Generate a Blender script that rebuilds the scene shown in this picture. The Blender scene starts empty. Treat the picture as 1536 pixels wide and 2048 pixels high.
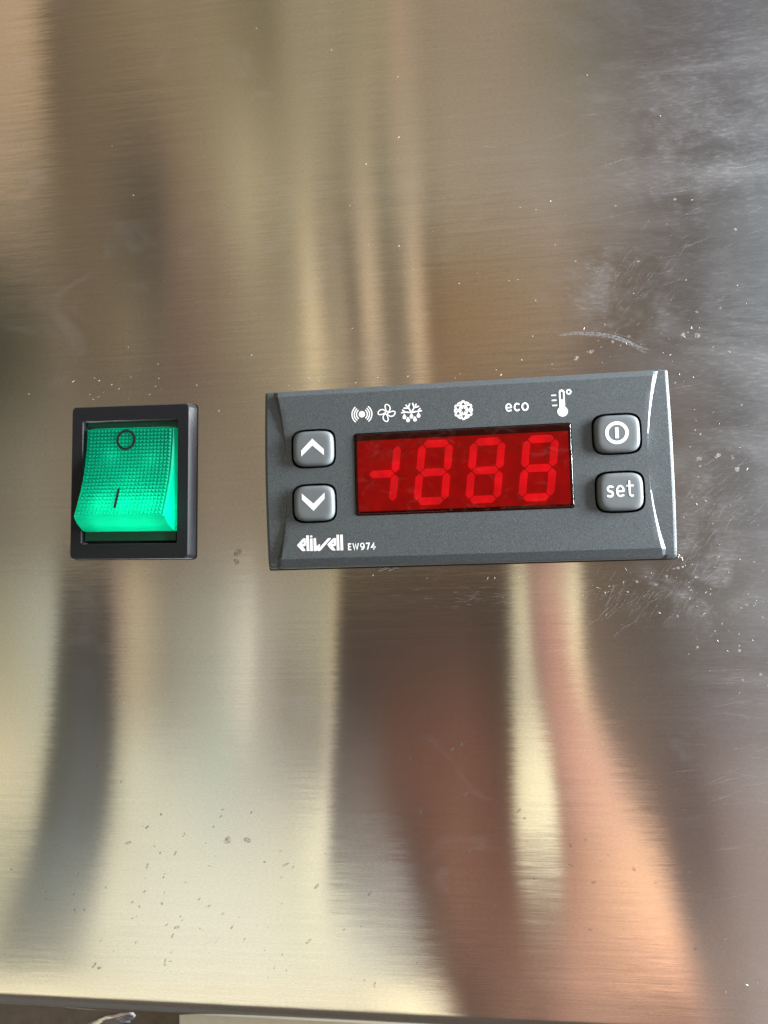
import bpy, bmesh, math, random
from mathutils import Vector, Matrix, noise
from mathutils.geometry import tessellate_polygon
sc = bpy.context.scene
MM = 0.001
C = sc.collection

# ------------------------------------------------------------------ camera
R = [[0.9905690419, 0.1339565453, -0.0287857107],
     [0.0367329740, -0.0572386250, 0.9976845335],
     [-0.1319987189, 0.9893327973, 0.0616194322]]
CAM = Vector((4.0284, -142.5401, -15.7141))
cd = bpy.data.cameras.new('camera')
cam = bpy.data.objects.new('camera', cd); C.objects.link(cam)
sc.camera = cam
m = Matrix.Identity(4)
for r in range(3):
    m[r][0] = R[0][r]; m[r][1] = R[1][r]; m[r][2] = -R[2][r]; m[r][3] = CAM[r]*MM
cam.matrix_world = m
cd.sensor_fit = 'VERTICAL'; cd.sensor_height = 32.0
cd.lens = 1538.0/2048*32.0
cd.clip_start = 0.005; cd.clip_end = 20.0
cd.dof.use_dof = True
cd.dof.focus_distance = sum(R[2][i]*((0, -4.0, 0)[i]-CAM[i]) for i in range(3))*MM
cd.dof.aperture_fstop = cd.lens/1.3
sc.view_settings.view_transform = 'Standard'
sc.view_settings.look = 'None'
sc.view_settings.exposure = 0.0
sc.view_settings.gamma = 1.0
sc.view_settings.use_curve_mapping = False

# world colours painting the sheet's reflections, by direction: [v, [[u, r, g, b], ...]], u and v = direction x and z over depth
ENV_ROWS = [
    [-0.62, [[-0.6778,0.952,0.8218,0.497],[-0.6632,0.9967,0.8806,0.5372],[-0.6342,0.9888,0.8723,0.5307],[-0.5981,0.942,0.831,0.51],[-0.5624,0.9069,0.8002,0.5093],[-0.527,0.9034,0.7977,0.5231],[-0.4905,0.9196,0.8265,0.549],[-0.4295,0.9093,0.807,0.5272],[-0.3613,0.8968,0.8017,0.5266],[-0.3276,0.9138,0.8169,0.5344],[-0.3009,0.9057,0.8079,0.5348],[-0.2612,0.9111,0.8031,0.5257],[-0.183,0.904,0.7769,0.4938],[-0.1127,1.2355,1.0537,0.614],[-0.0811,0.9241,0.7485,0.488],[-0.0655,0.3126,0.1937,0.1217],[-0.0499,0.1243,0.0628,0.0376],[-0.025,0.1684,0.0844,0.0482],[0.018,0.2507,0.1257,0.0741],[0.0424,0.241,0.1171,0.0736],[0.0666,0.3521,0.1679,0.1066],[0.0847,0.4091,0.2057,0.1236],[0.1383,0.4532,0.2358,0.1429],[0.2202,0.3628,0.1819,0.1102],[0.2375,0.4337,0.2353,0.1605],[0.2547,0.3742,0.2286,0.1752],[0.2776,0.2991,0.214,0.1716],[0.2889,0.313,0.2291,0.1826],[0.3093,0.3834,0.3006,0.2581]]],
    [-0.585, [[-0.6779,0.7165,0.6264,0.3864],[-0.6633,0.7557,0.6765,0.4233],[-0.6341,0.7725,0.6877,0.4304],[-0.5981,0.7754,0.6898,0.4374],[-0.5623,0.8083,0.721,0.4703],[-0.5269,0.8466,0.755,0.503],[-0.4903,0.8808,0.7994,0.5409],[-0.4293,0.8986,0.8055,0.5393],[-0.3612,0.8908,0.8005,0.5345],[-0.3275,0.9105,0.8171,0.5416],[-0.3008,0.9023,0.8073,0.5389],[-0.2612,0.9083,0.8022,0.5268],[-0.183,0.904,0.7769,0.4938],[-0.1127,1.2355,1.0537,0.614],[-0.0811,0.9241,0.7485,0.488],[-0.0655,0.3126,0.1937,0.1217],[-0.0499,0.1243,0.0628,0.0376],[-0.025,0.1684,0.0844,0.0482],[0.018,0.2507,0.1257,0.0741],[0.0424,0.241,0.1171,0.0736],[0.0666,0.3521,0.1679,0.1066],[0.0847,0.4091,0.2057,0.1236],[0.1383,0.4532,0.2358,0.1429],[0.2202,0.3628,0.1819,0.1102],[0.2375,0.4337,0.2353,0.1605],[0.2547,0.3742,0.2286,0.1752],[0.2776,0.2991,0.214,0.1716],[0.2889,0.313,0.2291,0.1826],[0.3093,0.3834,0.3006,0.2581]]],
    [-0.55, [[-0.678,0.3453,0.3185,0.2121],[-0.6633,0.3633,0.3442,0.2378],[-0.6341,0.3957,0.3659,0.2558],[-0.598,0.4573,0.4201,0.2988],[-0.5621,0.6004,0.554,0.3882],[-0.5266,0.7131,0.6546,0.4556],[-0.49,0.7773,0.7271,0.5193],[-0.4289,0.8618,0.8003,0.5811],[-0.3606,0.8602,0.7943,0.5753],[-0.3269,0.8883,0.8186,0.5902],[-0.3001,0.8718,0.8016,0.5758],[-0.2604,0.8587,0.7869,0.5467],[-0.1885,0.8968,0.8036,0.5397],[-0.1261,0.9806,0.8677,0.5635],[-0.0938,0.6635,0.5516,0.3891],[-0.0759,0.2269,0.144,0.0963],[-0.0607,0.1054,0.0519,0.0321],[-0.0314,0.1623,0.0787,0.0477],[0.0189,0.246,0.1204,0.0728],[0.0433,0.273,0.1313,0.081],[0.0675,0.3897,0.1852,0.1156],[0.0855,0.4844,0.2383,0.1418],[0.1391,0.5378,0.2699,0.1573],[0.2197,0.5235,0.251,0.1435],[0.2364,0.4676,0.257,0.1723],[0.2537,0.3633,0.2288,0.1758],[0.2772,0.3064,0.2196,0.1763],[0.2895,0.3154,0.231,0.1845],[0.3098,0.3844,0.2992,0.2569]]],
    [-0.515, [[-0.678,0.2755,0.2726,0.1916],[-0.6633,0.2076,0.2118,0.1606],[-0.6393,0.2141,0.214,0.1739],[-0.605,0.2655,0.2609,0.2118],[-0.5663,0.4399,0.4207,0.3139],[-0.5303,0.6764,0.6338,0.4512],[-0.4897,0.7405,0.7066,0.5222],[-0.4285,0.8316,0.7911,0.604],[-0.36,0.8378,0.7907,0.6064],[-0.3262,0.8677,0.8185,0.6275],[-0.2994,0.8459,0.7972,0.6064],[-0.2596,0.8143,0.7734,0.5626],[-0.1943,0.8902,0.8315,0.5866],[-0.142,0.6806,0.6489,0.5041],[-0.1095,0.3401,0.3074,0.2664],[-0.0891,0.1177,0.0807,0.064],[-0.0749,0.0806,0.0376,0.0249],[-0.04,0.154,0.0709,0.0471],[0.0203,0.2389,0.1125,0.0709],[0.0447,0.3235,0.1537,0.0925],[0.069,0.4524,0.2139,0.1305],[0.087,0.6151,0.295,0.1732],[0.1407,0.7067,0.3379,0.1862],[0.2183,0.938,0.4292,0.2292],[0.2335,0.5608,0.3166,0.2048],[0.2509,0.3313,0.2293,0.1776],[0.2759,0.3301,0.2376,0.1916],[0.2914,0.3237,0.2376,0.191],[0.3118,0.3884,0.2938,0.2525]]],
    [-0.48, [[-0.6781,0.4167,0.4079,0.2766],[-0.663,0.2358,0.2342,0.1675],[-0.6483,0.2074,0.2138,0.175],[-0.6194,0.2079,0.2191,0.18],[-0.5759,0.3383,0.3292,0.2496],[-0.5398,0.7821,0.7302,0.5098],[-0.4894,0.8208,0.777,0.5679],[-0.428,0.8173,0.7725,0.5815],[-0.3594,0.8451,0.7969,0.6022],[-0.3256,0.8548,0.8116,0.6128],[-0.2987,0.8466,0.8007,0.6001],[-0.2588,0.8157,0.7753,0.5435],[-0.2027,0.9166,0.8487,0.5847],[-0.1688,0.7257,0.6914,0.5369],[-0.1403,0.4262,0.4043,0.3449],[-0.1001,0.2445,0.1984,0.1811],[-0.0843,0.0654,0.0283,0.0196],[-0.048,0.2008,0.0897,0.055],[0.0199,0.2224,0.0958,0.0571],[0.0393,0.2695,0.1356,0.0817],[0.0672,0.3861,0.2,0.1225],[0.0822,0.5341,0.2536,0.1488],[0.1308,0.7319,0.3546,0.1932],[0.2113,1.1986,0.5787,0.2884],[0.2262,0.6482,0.3704,0.2288],[0.2438,0.2792,0.204,0.1609],[0.272,0.3119,0.2229,0.1791],[0.2913,0.3259,0.2417,0.1949],[0.3138,0.3779,0.2819,0.2417]]],
    [-0.445, [[-0.6782,0.4165,0.3927,0.2619],[-0.6553,0.2298,0.2211,0.1562],[-0.6391,0.1881,0.1992,0.1693],[-0.6078,0.1973,0.2153,0.1836],[-0.5613,0.2888,0.2873,0.2365],[-0.5288,0.7657,0.7163,0.5018],[-0.4891,0.7731,0.7295,0.536],[-0.4276,0.7887,0.7531,0.5618],[-0.3588,0.8154,0.7757,0.579],[-0.3249,0.809,0.7668,0.5718],[-0.298,0.8134,0.7701,0.5658],[-0.2605,0.7951,0.7561,0.5196],[-0.2155,0.9095,0.8431,0.5629],[-0.1935,0.7332,0.6838,0.5161],[-0.1718,0.3828,0.366,0.3107],[-0.11,0.3266,0.2734,0.25],[-0.0937,0.0577,0.0228,0.0161],[-0.0532,0.2328,0.1019,0.0586],[0.0185,0.1968,0.0767,0.0427],[0.0333,0.2354,0.1384,0.0911],[0.0653,0.319,0.1953,0.1277],[0.0772,0.4245,0.1995,0.1164],[0.1201,0.7051,0.3527,0.1889],[0.2005,1.3031,0.6782,0.3175],[0.2158,0.7223,0.4111,0.2436],[0.2334,0.2091,0.155,0.1264],[0.2661,0.2515,0.1757,0.1399],[0.2891,0.318,0.2388,0.193],[0.3157,0.3531,0.2639,0.2247]]],
    [-0.41, [[-0.6783,0.431,0.3913,0.2537],[-0.6481,0.248,0.2313,0.1592],[-0.6306,0.165,0.1792,0.1573],[-0.5967,0.184,0.2069,0.1829],[-0.5466,0.2386,0.2439,0.2202],[-0.5169,0.7362,0.6901,0.4847],[-0.4888,0.7106,0.6686,0.4944],[-0.4271,0.7572,0.7334,0.5426],[-0.3582,0.7744,0.7463,0.5499],[-0.3243,0.7513,0.7084,0.5213],[-0.2973,0.7662,0.7256,0.5201],[-0.2634,0.7638,0.7267,0.4935],[-0.231,0.8819,0.8236,0.5289],[-0.2165,0.7079,0.6369,0.4569],[-0.2031,0.2209,0.2086,0.1816],[-0.1191,0.3477,0.2937,0.2623],[-0.1035,0.0563,0.0204,0.0141],[-0.0556,0.2384,0.1021,0.056],[0.0163,0.1618,0.0574,0.0323],[0.0297,0.2836,0.1937,0.1429],[0.0653,0.3342,0.234,0.1708],[0.0766,0.4217,0.196,0.1115],[0.1217,0.7356,0.3712,0.1856],[0.1917,1.2907,0.688,0.3165],[0.2071,0.7662,0.4226,0.251],[0.2248,0.1401,0.1051,0.0875],[0.2645,0.1932,0.1335,0.1075],[0.2875,0.291,0.2133,0.1752],[0.3177,0.3495,0.2587,0.2181]]],
    [-0.375, [[-0.6783,0.5167,0.4565,0.2771],[-0.6434,0.4035,0.3729,0.2428],[-0.6267,0.1175,0.1254,0.1059],[-0.589,0.149,0.1634,0.1488],[-0.5395,0.1622,0.1664,0.1489],[-0.5129,0.6183,0.5779,0.3881],[-0.4885,0.6782,0.6374,0.4502],[-0.4267,0.7161,0.6899,0.505],[-0.3577,0.6863,0.6741,0.5052],[-0.3236,0.6909,0.6581,0.4924],[-0.2966,0.7015,0.6623,0.4798],[-0.2631,0.7037,0.6585,0.4598],[-0.2313,0.9002,0.8292,0.5417],[-0.2187,0.857,0.7578,0.5314],[-0.2074,0.186,0.1673,0.1487],[-0.1397,0.2804,0.2324,0.2005],[-0.1116,0.0719,0.026,0.0169],[-0.0502,0.2268,0.0933,0.0498],[0.0158,0.1369,0.0493,0.0276],[0.0281,0.646,0.5171,0.3293],[0.0663,0.6361,0.5388,0.3507],[0.0764,0.3809,0.1745,0.0992],[0.119,0.7132,0.3588,0.1855],[0.1786,1.2181,0.6527,0.3146],[0.1949,0.7115,0.3958,0.2464],[0.2128,0.1191,0.0856,0.0701],[0.2612,0.1573,0.1067,0.0878],[0.286,0.2669,0.191,0.1589],[0.3197,0.344,0.258,0.219]]],
    [-0.34, [[-0.6784,0.5984,0.519,0.302],[-0.6388,0.5323,0.4876,0.3095],[-0.6229,0.0798,0.0825,0.0649],[-0.5816,0.1207,0.1276,0.1195],[-0.5331,0.1013,0.1039,0.0918],[-0.5092,0.5216,0.4866,0.3097],[-0.4881,0.6538,0.6153,0.418],[-0.4262,0.6725,0.6457,0.4683],[-0.3571,0.597,0.6016,0.4603],[-0.323,0.6249,0.6043,0.4609],[-0.2962,0.6316,0.5946,0.4393],[-0.2625,0.635,0.5814,0.4225],[-0.229,0.9091,0.8237,0.5522],[-0.2171,1.0198,0.8935,0.6202],[-0.2065,0.1754,0.1484,0.1342],[-0.1633,0.1884,0.1481,0.1179],[-0.1192,0.0927,0.0342,0.0211],[-0.0419,0.2089,0.0812,0.0422],[0.0161,0.1168,0.0467,0.0258],[0.0273,1.1647,0.974,0.5825],[0.0677,1.0983,0.9922,0.607],[0.0764,0.3181,0.1427,0.0827],[0.1136,0.6558,0.3259,0.1874],[0.1621,1.0971,0.581,0.3118],[0.1799,0.574,0.3367,0.2318],[0.1978,0.1404,0.0928,0.0718],[0.2562,0.1439,0.0954,0.0806],[0.2845,0.2459,0.1724,0.1443],[0.3217,0.3362,0.2627,0.2286]]],
    [-0.305, [[-0.6785,0.6685,0.5734,0.3312],[-0.6342,0.5765,0.5173,0.3225],[-0.619,0.0743,0.0755,0.0581],[-0.5758,0.1166,0.1207,0.108],[-0.5291,0.1072,0.1061,0.0962],[-0.5074,0.5229,0.4922,0.3159],[-0.4878,0.6691,0.6384,0.4456],[-0.4258,0.6143,0.5989,0.4378],[-0.3565,0.5206,0.5481,0.4231],[-0.3223,0.504,0.5066,0.3838],[-0.2991,0.5221,0.4992,0.3886],[-0.2654,0.4962,0.4515,0.3465],[-0.2282,0.5451,0.4902,0.3435],[-0.2155,0.7278,0.634,0.4589],[-0.2049,0.1467,0.1193,0.1048],[-0.1623,0.1697,0.1226,0.0994],[-0.1211,0.1201,0.0449,0.0257],[-0.0403,0.1983,0.0745,0.0393],[0.0173,0.1115,0.0454,0.0248],[0.0285,1.1005,0.9255,0.5297],[0.0673,1.2727,1.1169,0.6734],[0.0765,0.3589,0.1549,0.0906],[0.105,0.6965,0.3405,0.2159],[0.1468,1.0098,0.5173,0.3022],[0.1625,0.5472,0.3209,0.2312],[0.1793,0.1503,0.0973,0.0721],[0.2455,0.1334,0.0874,0.0727],[0.2775,0.2407,0.17,0.1458],[0.3236,0.3428,0.2797,0.2478]]],
    [-0.27, [[-0.6786,0.6847,0.5835,0.3358],[-0.6291,0.5899,0.5259,0.3274],[-0.6144,0.0692,0.0688,0.0523],[-0.5709,0.1086,0.1103,0.0959],[-0.5251,0.1049,0.1012,0.093],[-0.5053,0.5036,0.4712,0.3036],[-0.4866,0.6517,0.6205,0.436],[-0.426,0.5418,0.5323,0.3911],[-0.3572,0.4554,0.4966,0.385],[-0.3217,0.4336,0.4443,0.3332],[-0.3015,0.4364,0.4188,0.3415],[-0.2675,0.3745,0.3364,0.2742],[-0.2268,0.2646,0.2326,0.18],[-0.2134,0.4991,0.4281,0.3245],[-0.2028,0.1179,0.0913,0.0773],[-0.1613,0.1467,0.0966,0.0798],[-0.1223,0.1384,0.0523,0.0288],[-0.0391,0.1862,0.0681,0.0367],[0.0186,0.105,0.0436,0.0238],[0.0297,0.9726,0.8218,0.451],[0.0656,1.342,1.1478,0.6873],[0.0757,0.3932,0.167,0.0989],[0.0962,0.7272,0.3503,0.2369],[0.1321,0.9181,0.4524,0.2855],[0.1452,0.5584,0.3245,0.235],[0.161,0.1571,0.1016,0.0726],[0.2336,0.1252,0.0819,0.0665],[0.2698,0.2348,0.1682,0.1477],[0.3256,0.3454,0.2923,0.2626]]],
    [-0.235, [[-0.6786,0.5916,0.5034,0.2906],[-0.623,0.5372,0.4894,0.3148],[-0.6082,0.0645,0.0629,0.0484],[-0.5683,0.0917,0.0919,0.0826],[-0.5213,0.0831,0.0791,0.0716],[-0.5025,0.4335,0.3844,0.2461],[-0.483,0.5519,0.4994,0.3329],[-0.4281,0.4308,0.4124,0.3007],[-0.3615,0.423,0.451,0.3443],[-0.321,0.5185,0.4904,0.364],[-0.3018,0.4256,0.3857,0.3057],[-0.2667,0.3091,0.27,0.2143],[-0.2235,0.2745,0.2385,0.1736],[-0.2096,0.4947,0.4121,0.2856],[-0.199,0.0888,0.0666,0.0563],[-0.1604,0.107,0.0685,0.056],[-0.1212,0.1197,0.0461,0.0263],[-0.0379,0.1658,0.0625,0.0349],[0.0195,0.0875,0.0391,0.0222],[0.0296,0.7671,0.6516,0.3709],[0.0582,1.0033,0.8564,0.525],[0.0697,0.3265,0.151,0.0942],[0.0884,0.624,0.2944,0.1935],[0.1197,0.7641,0.3723,0.2314],[0.132,0.6904,0.4034,0.2517],[0.1483,0.1581,0.1076,0.0768],[0.2217,0.1295,0.091,0.0738],[0.2671,0.1895,0.1362,0.1193],[0.3276,0.2715,0.2276,0.208]]],
    [-0.2, [[-0.6787,0.4985,0.4233,0.2453],[-0.6168,0.4846,0.4529,0.3021],[-0.6021,0.0599,0.0569,0.0445],[-0.5656,0.0747,0.0735,0.0694],[-0.5176,0.0612,0.057,0.0503],[-0.4998,0.3634,0.2976,0.1885],[-0.4794,0.4521,0.3783,0.2299],[-0.4301,0.3198,0.2926,0.2103],[-0.3659,0.3906,0.4054,0.3037],[-0.3203,0.6034,0.5364,0.3948],[-0.3021,0.4148,0.3525,0.2698],[-0.2659,0.2436,0.2037,0.1544],[-0.2202,0.2845,0.2445,0.1671],[-0.2058,0.4903,0.3961,0.2467],[-0.1952,0.0597,0.042,0.0352],[-0.1594,0.0674,0.0404,0.0323],[-0.1202,0.1011,0.0398,0.0238],[-0.0366,0.1453,0.0568,0.0331],[0.0204,0.0699,0.0346,0.0206],[0.0296,0.5617,0.4814,0.2909],[0.0507,0.6645,0.5649,0.3626],[0.0637,0.2598,0.135,0.0896],[0.0806,0.5209,0.2386,0.1502],[0.1074,0.6102,0.2923,0.1774],[0.1188,0.8225,0.4822,0.2684],[0.1356,0.1591,0.1137,0.0811],[0.2098,0.1337,0.1001,0.0812],[0.2644,0.1442,0.1043,0.0909],[0.3295,0.1976,0.1628,0.1535]]],
    [-0.165, [[-0.6788,0.4245,0.3627,0.2116],[-0.6128,0.4476,0.4309,0.2982],[-0.5974,0.0581,0.0539,0.0422],[-0.5629,0.0642,0.0613,0.059],[-0.5158,0.0488,0.0437,0.0367],[-0.4987,0.3194,0.2392,0.1526],[-0.4776,0.4075,0.3202,0.1759],[-0.4322,0.2607,0.2276,0.1612],[-0.3686,0.369,0.372,0.2756],[-0.3195,0.6494,0.5678,0.4163],[-0.3023,0.4069,0.3366,0.2529],[-0.2652,0.2284,0.1876,0.1351],[-0.2181,0.2996,0.2613,0.1698],[-0.203,0.4821,0.3825,0.2188],[-0.1926,0.0447,0.0289,0.0234],[-0.1584,0.0488,0.0273,0.021],[-0.1134,0.086,0.0368,0.0237],[-0.0354,0.1214,0.051,0.0317],[0.0215,0.058,0.0321,0.02],[0.0305,0.4718,0.4051,0.2541],[0.0468,0.5465,0.4647,0.304],[0.0595,0.2334,0.1264,0.0886],[0.0751,0.4571,0.202,0.1265],[0.0992,0.5457,0.2603,0.158],[0.1115,0.9173,0.5864,0.3131],[0.1274,0.1584,0.1144,0.0806],[0.2026,0.1278,0.098,0.0787],[0.2617,0.1329,0.103,0.0895],[0.3315,0.1805,0.1554,0.152]]],
    [-0.13, [[-0.6789,0.378,0.3302,0.1946],[-0.6117,0.4323,0.429,0.3064],[-0.5948,0.0604,0.0547,0.0422],[-0.5602,0.0623,0.0575,0.0526],[-0.5165,0.0488,0.0422,0.0336],[-0.4999,0.3099,0.2181,0.1453],[-0.478,0.4349,0.3442,0.186],[-0.4342,0.2677,0.2325,0.1648],[-0.3693,0.3605,0.3537,0.2629],[-0.3183,0.6487,0.5814,0.4265],[-0.3026,0.4024,0.3412,0.2585],[-0.2644,0.2717,0.2304,0.1632],[-0.2172,0.3207,0.2906,0.183],[-0.2011,0.4695,0.3715,0.2033],[-0.1912,0.0456,0.0289,0.0218],[-0.1574,0.0536,0.0308,0.0236],[-0.1004,0.0746,0.0372,0.026],[-0.0342,0.0941,0.0452,0.0307],[0.0228,0.0518,0.0314,0.0205],[0.0323,0.4984,0.4233,0.2611],[0.0463,0.6488,0.5555,0.3489],[0.0572,0.2469,0.1251,0.0913],[0.072,0.4322,0.1844,0.1221],[0.0949,0.5681,0.2748,0.1722],[0.1098,0.9763,0.7149,0.3851],[0.1235,0.1562,0.11,0.0756],[0.1997,0.1124,0.0855,0.0671],[0.259,0.152,0.1291,0.1125],[0.3335,0.2125,0.1975,0.1966]]],
    [-0.09, [[-0.679,0.3249,0.2931,0.1751],[-0.6105,0.4149,0.4269,0.3157],[-0.5918,0.0629,0.0557,0.0422],[-0.5572,0.0603,0.0531,0.0452],[-0.5174,0.0488,0.0406,0.0299],[-0.5013,0.299,0.194,0.1369],[-0.4785,0.4661,0.3715,0.1976],[-0.4366,0.2756,0.2381,0.169],[-0.37,0.3509,0.3328,0.2484],[-0.317,0.648,0.5969,0.4382],[-0.3029,0.3973,0.3464,0.2649],[-0.2635,0.3213,0.2793,0.1954],[-0.2163,0.3448,0.3241,0.198],[-0.199,0.4551,0.359,0.1857],[-0.1896,0.0466,0.0289,0.02],[-0.1563,0.059,0.0348,0.0265],[-0.0856,0.0616,0.0376,0.0287],[-0.0328,0.0628,0.0386,0.0295],[0.0243,0.0447,0.0307,0.0211],[0.0344,0.5287,0.4442,0.269],[0.0458,0.7657,0.6593,0.4002],[0.0546,0.2624,0.1236,0.0942],[0.0683,0.4037,0.1642,0.1172],[0.0901,0.5937,0.2915,0.1884],[0.1079,1.0438,0.8618,0.4673],[0.1189,0.1536,0.1051,0.07],[0.1963,0.0952,0.0715,0.054],[0.2559,0.1708,0.1555,0.1354],[0.3357,0.2461,0.2414,0.2424]]],
    [-0.03, [[-0.6791,0.2715,0.237,0.146],[-0.6108,0.3609,0.3532,0.2568],[-0.5879,0.0758,0.0594,0.0429],[-0.554,0.0799,0.0656,0.0503],[-0.5224,0.0877,0.0689,0.0475],[-0.5033,0.3105,0.2085,0.142],[-0.4789,0.481,0.3684,0.1946],[-0.4284,0.2339,0.1935,0.1307],[-0.3673,0.2774,0.2488,0.1816],[-0.3145,0.4645,0.4073,0.2888],[-0.3007,0.3294,0.279,0.1972],[-0.2622,0.3183,0.2708,0.1783],[-0.2148,0.3462,0.303,0.1858],[-0.1965,0.4752,0.3765,0.1909],[-0.1871,0.051,0.0323,0.0181],[-0.1546,0.0641,0.0385,0.0217],[-0.0824,0.0606,0.0372,0.0209],[-0.0307,0.0599,0.037,0.0206],[0.0275,0.0491,0.0319,0.0193],[0.0359,0.5854,0.5012,0.2671],[0.0472,0.6828,0.5725,0.318],[0.0551,0.3464,0.1924,0.135],[0.0706,0.5409,0.2833,0.1821],[0.0924,0.6969,0.486,0.2844],[0.1095,0.9954,0.8209,0.4827],[0.1215,0.1229,0.0831,0.0497],[0.1814,0.0985,0.0694,0.0423],[0.2502,0.1103,0.0918,0.0728],[0.3391,0.2477,0.2362,0.2243]]],
    [0.03, [[-0.6795,0.1549,0.1295,0.0804],[-0.6338,0.1954,0.1617,0.1019],[-0.5924,0.1946,0.1559,0.0976],[-0.5588,0.1878,0.1441,0.0887],[-0.5219,0.1714,0.1274,0.0802],[-0.4889,0.1714,0.1274,0.0762],[-0.4562,0.1714,0.1274,0.0762],[-0.4094,0.1812,0.1274,0.0802],[-0.3632,0.2208,0.1627,0.1001],[-0.321,0.21,0.1543,0.0914],[-0.2793,0.2232,0.1683,0.0976],[-0.2517,0.2051,0.1559,0.0908],[-0.2312,0.2051,0.15,0.0887],[-0.2107,0.1878,0.1384,0.0802],[-0.1904,0.1714,0.1274,0.0723],[-0.1715,0.1559,0.1144,0.0648],[-0.1488,0.1559,0.1144,0.0648],[-0.1248,0.1413,0.1022,0.0612],[-0.1023,0.1413,0.1022,0.0612],[-0.0851,0.15,0.1022,0.0578],[-0.0681,0.15,0.1022,0.0578],[-0.0446,0.1441,0.0976,0.0578],[0.0198,0.162,0.1119,0.0685],[0.0831,0.162,0.1119,0.0723],[0.1454,0.15,0.1119,0.0762],[0.2066,0.1441,0.1119,0.0844],[0.2548,0.15,0.1221,0.1022],[0.2964,0.1454,0.1334,0.1251],[0.347,0.2055,0.2075,0.2164]]],
    [0.09, [[-0.6795,0.1549,0.1295,0.0804],[-0.6338,0.1954,0.1617,0.1019],[-0.5924,0.1946,0.1559,0.0976],[-0.5588,0.1878,0.1441,0.0887],[-0.5219,0.1714,0.1274,0.0802],[-0.4889,0.1714,0.1274,0.0762],[-0.4562,0.1714,0.1274,0.0762],[-0.4094,0.1812,0.1274,0.0802],[-0.3632,0.2208,0.1627,0.1001],[-0.321,0.21,0.1543,0.0914],[-0.2793,0.2232,0.1683,0.0976],[-0.2517,0.2051,0.1559,0.0908],[-0.2312,0.2051,0.15,0.0887],[-0.2107,0.1878,0.1384,0.0802],[-0.1904,0.1714,0.1274,0.0723],[-0.1715,0.1559,0.1144,0.0648],[-0.1488,0.1559,0.1144,0.0648],[-0.1248,0.1413,0.1022,0.0612],[-0.1023,0.1413,0.1022,0.0612],[-0.0851,0.15,0.1022,0.0578],[-0.0681,0.15,0.1022,0.0578],[-0.0446,0.1441,0.0976,0.0578],[0.0198,0.162,0.1119,0.0685],[0.0831,0.162,0.1119,0.0723],[0.1454,0.15,0.1119,0.0762],[0.2066,0.1441,0.1119,0.0844],[0.2548,0.15,0.1221,0.1022],[0.2964,0.1454,0.1334,0.1251],[0.347,0.2055,0.2075,0.2164]]],
    [0.12, [[-0.6795,0.1549,0.1295,0.0804],[-0.6338,0.1954,0.1617,0.1019],[-0.5924,0.1946,0.1559,0.0976],[-0.5588,0.1878,0.1441,0.0887],[-0.5219,0.1714,0.1274,0.0802],[-0.4889,0.1714,0.1274,0.0762],[-0.4562,0.1714,0.1274,0.0762],[-0.4094,0.1812,0.1274,0.0802],[-0.3632,0.2208,0.1627,0.1001],[-0.321,0.21,0.1543,0.0914],[-0.2793,0.2232,0.1683,0.0976],[-0.2517,0.2051,0.1559,0.0908],[-0.2312,0.2051,0.15,0.0887],[-0.2107,0.1878,0.1384,0.0802],[-0.1904,0.1714,0.1274,0.0723],[-0.1715,0.1559,0.1144,0.0648],[-0.1488,0.1559,0.1144,0.0648],[-0.1248,0.1413,0.1022,0.0612],[-0.1023,0.1413,0.1022,0.0612],[-0.0851,0.15,0.1022,0.0578],[-0.0681,0.15,0.1022,0.0578],[-0.0446,0.1441,0.0976,0.0578],[0.0198,0.162,0.1119,0.0685],[0.0831,0.162,0.1119,0.0723],[0.1454,0.1503,0.1122,0.0765],[0.2068,0.1444,0.1123,0.0851],[0.2551,0.1507,0.1231,0.1035],[0.2969,0.1418,0.1303,0.1221],[0.3476,0.1976,0.1994,0.2078]]],
    [0.155, [[-0.6795,0.1549,0.1295,0.0804],[-0.6338,0.1946,0.161,0.1014],[-0.5924,0.1934,0.1548,0.0968],[-0.5588,0.1859,0.1425,0.0875],[-0.5218,0.1695,0.1259,0.0789],[-0.4888,0.169,0.1256,0.0749],[-0.4561,0.1677,0.1244,0.0745],[-0.4092,0.1762,0.1233,0.0778],[-0.363,0.2136,0.1566,0.0961],[-0.3207,0.2113,0.1556,0.0916],[-0.2789,0.2325,0.1751,0.1011],[-0.2513,0.2357,0.1791,0.1019],[-0.2307,0.2829,0.2118,0.1185],[-0.2102,0.2391,0.1769,0.0999],[-0.1899,0.2058,0.1533,0.0874],[-0.171,0.1722,0.1258,0.0719],[-0.1481,0.2332,0.1694,0.0947],[-0.1241,0.1631,0.1187,0.0708],[-0.1015,0.1694,0.1224,0.0723],[-0.0843,0.2462,0.1674,0.0902],[-0.0672,0.1723,0.1133,0.0603],[-0.0437,0.167,0.1089,0.0595],[0.021,0.1786,0.1206,0.0695],[0.0845,0.1738,0.1198,0.0772],[0.147,0.158,0.117,0.0832],[0.2085,0.1462,0.1156,0.0907],[0.2569,0.1545,0.1283,0.1097],[0.2988,0.1277,0.1178,0.1101],[0.3496,0.1725,0.1736,0.1805]]],
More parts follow.
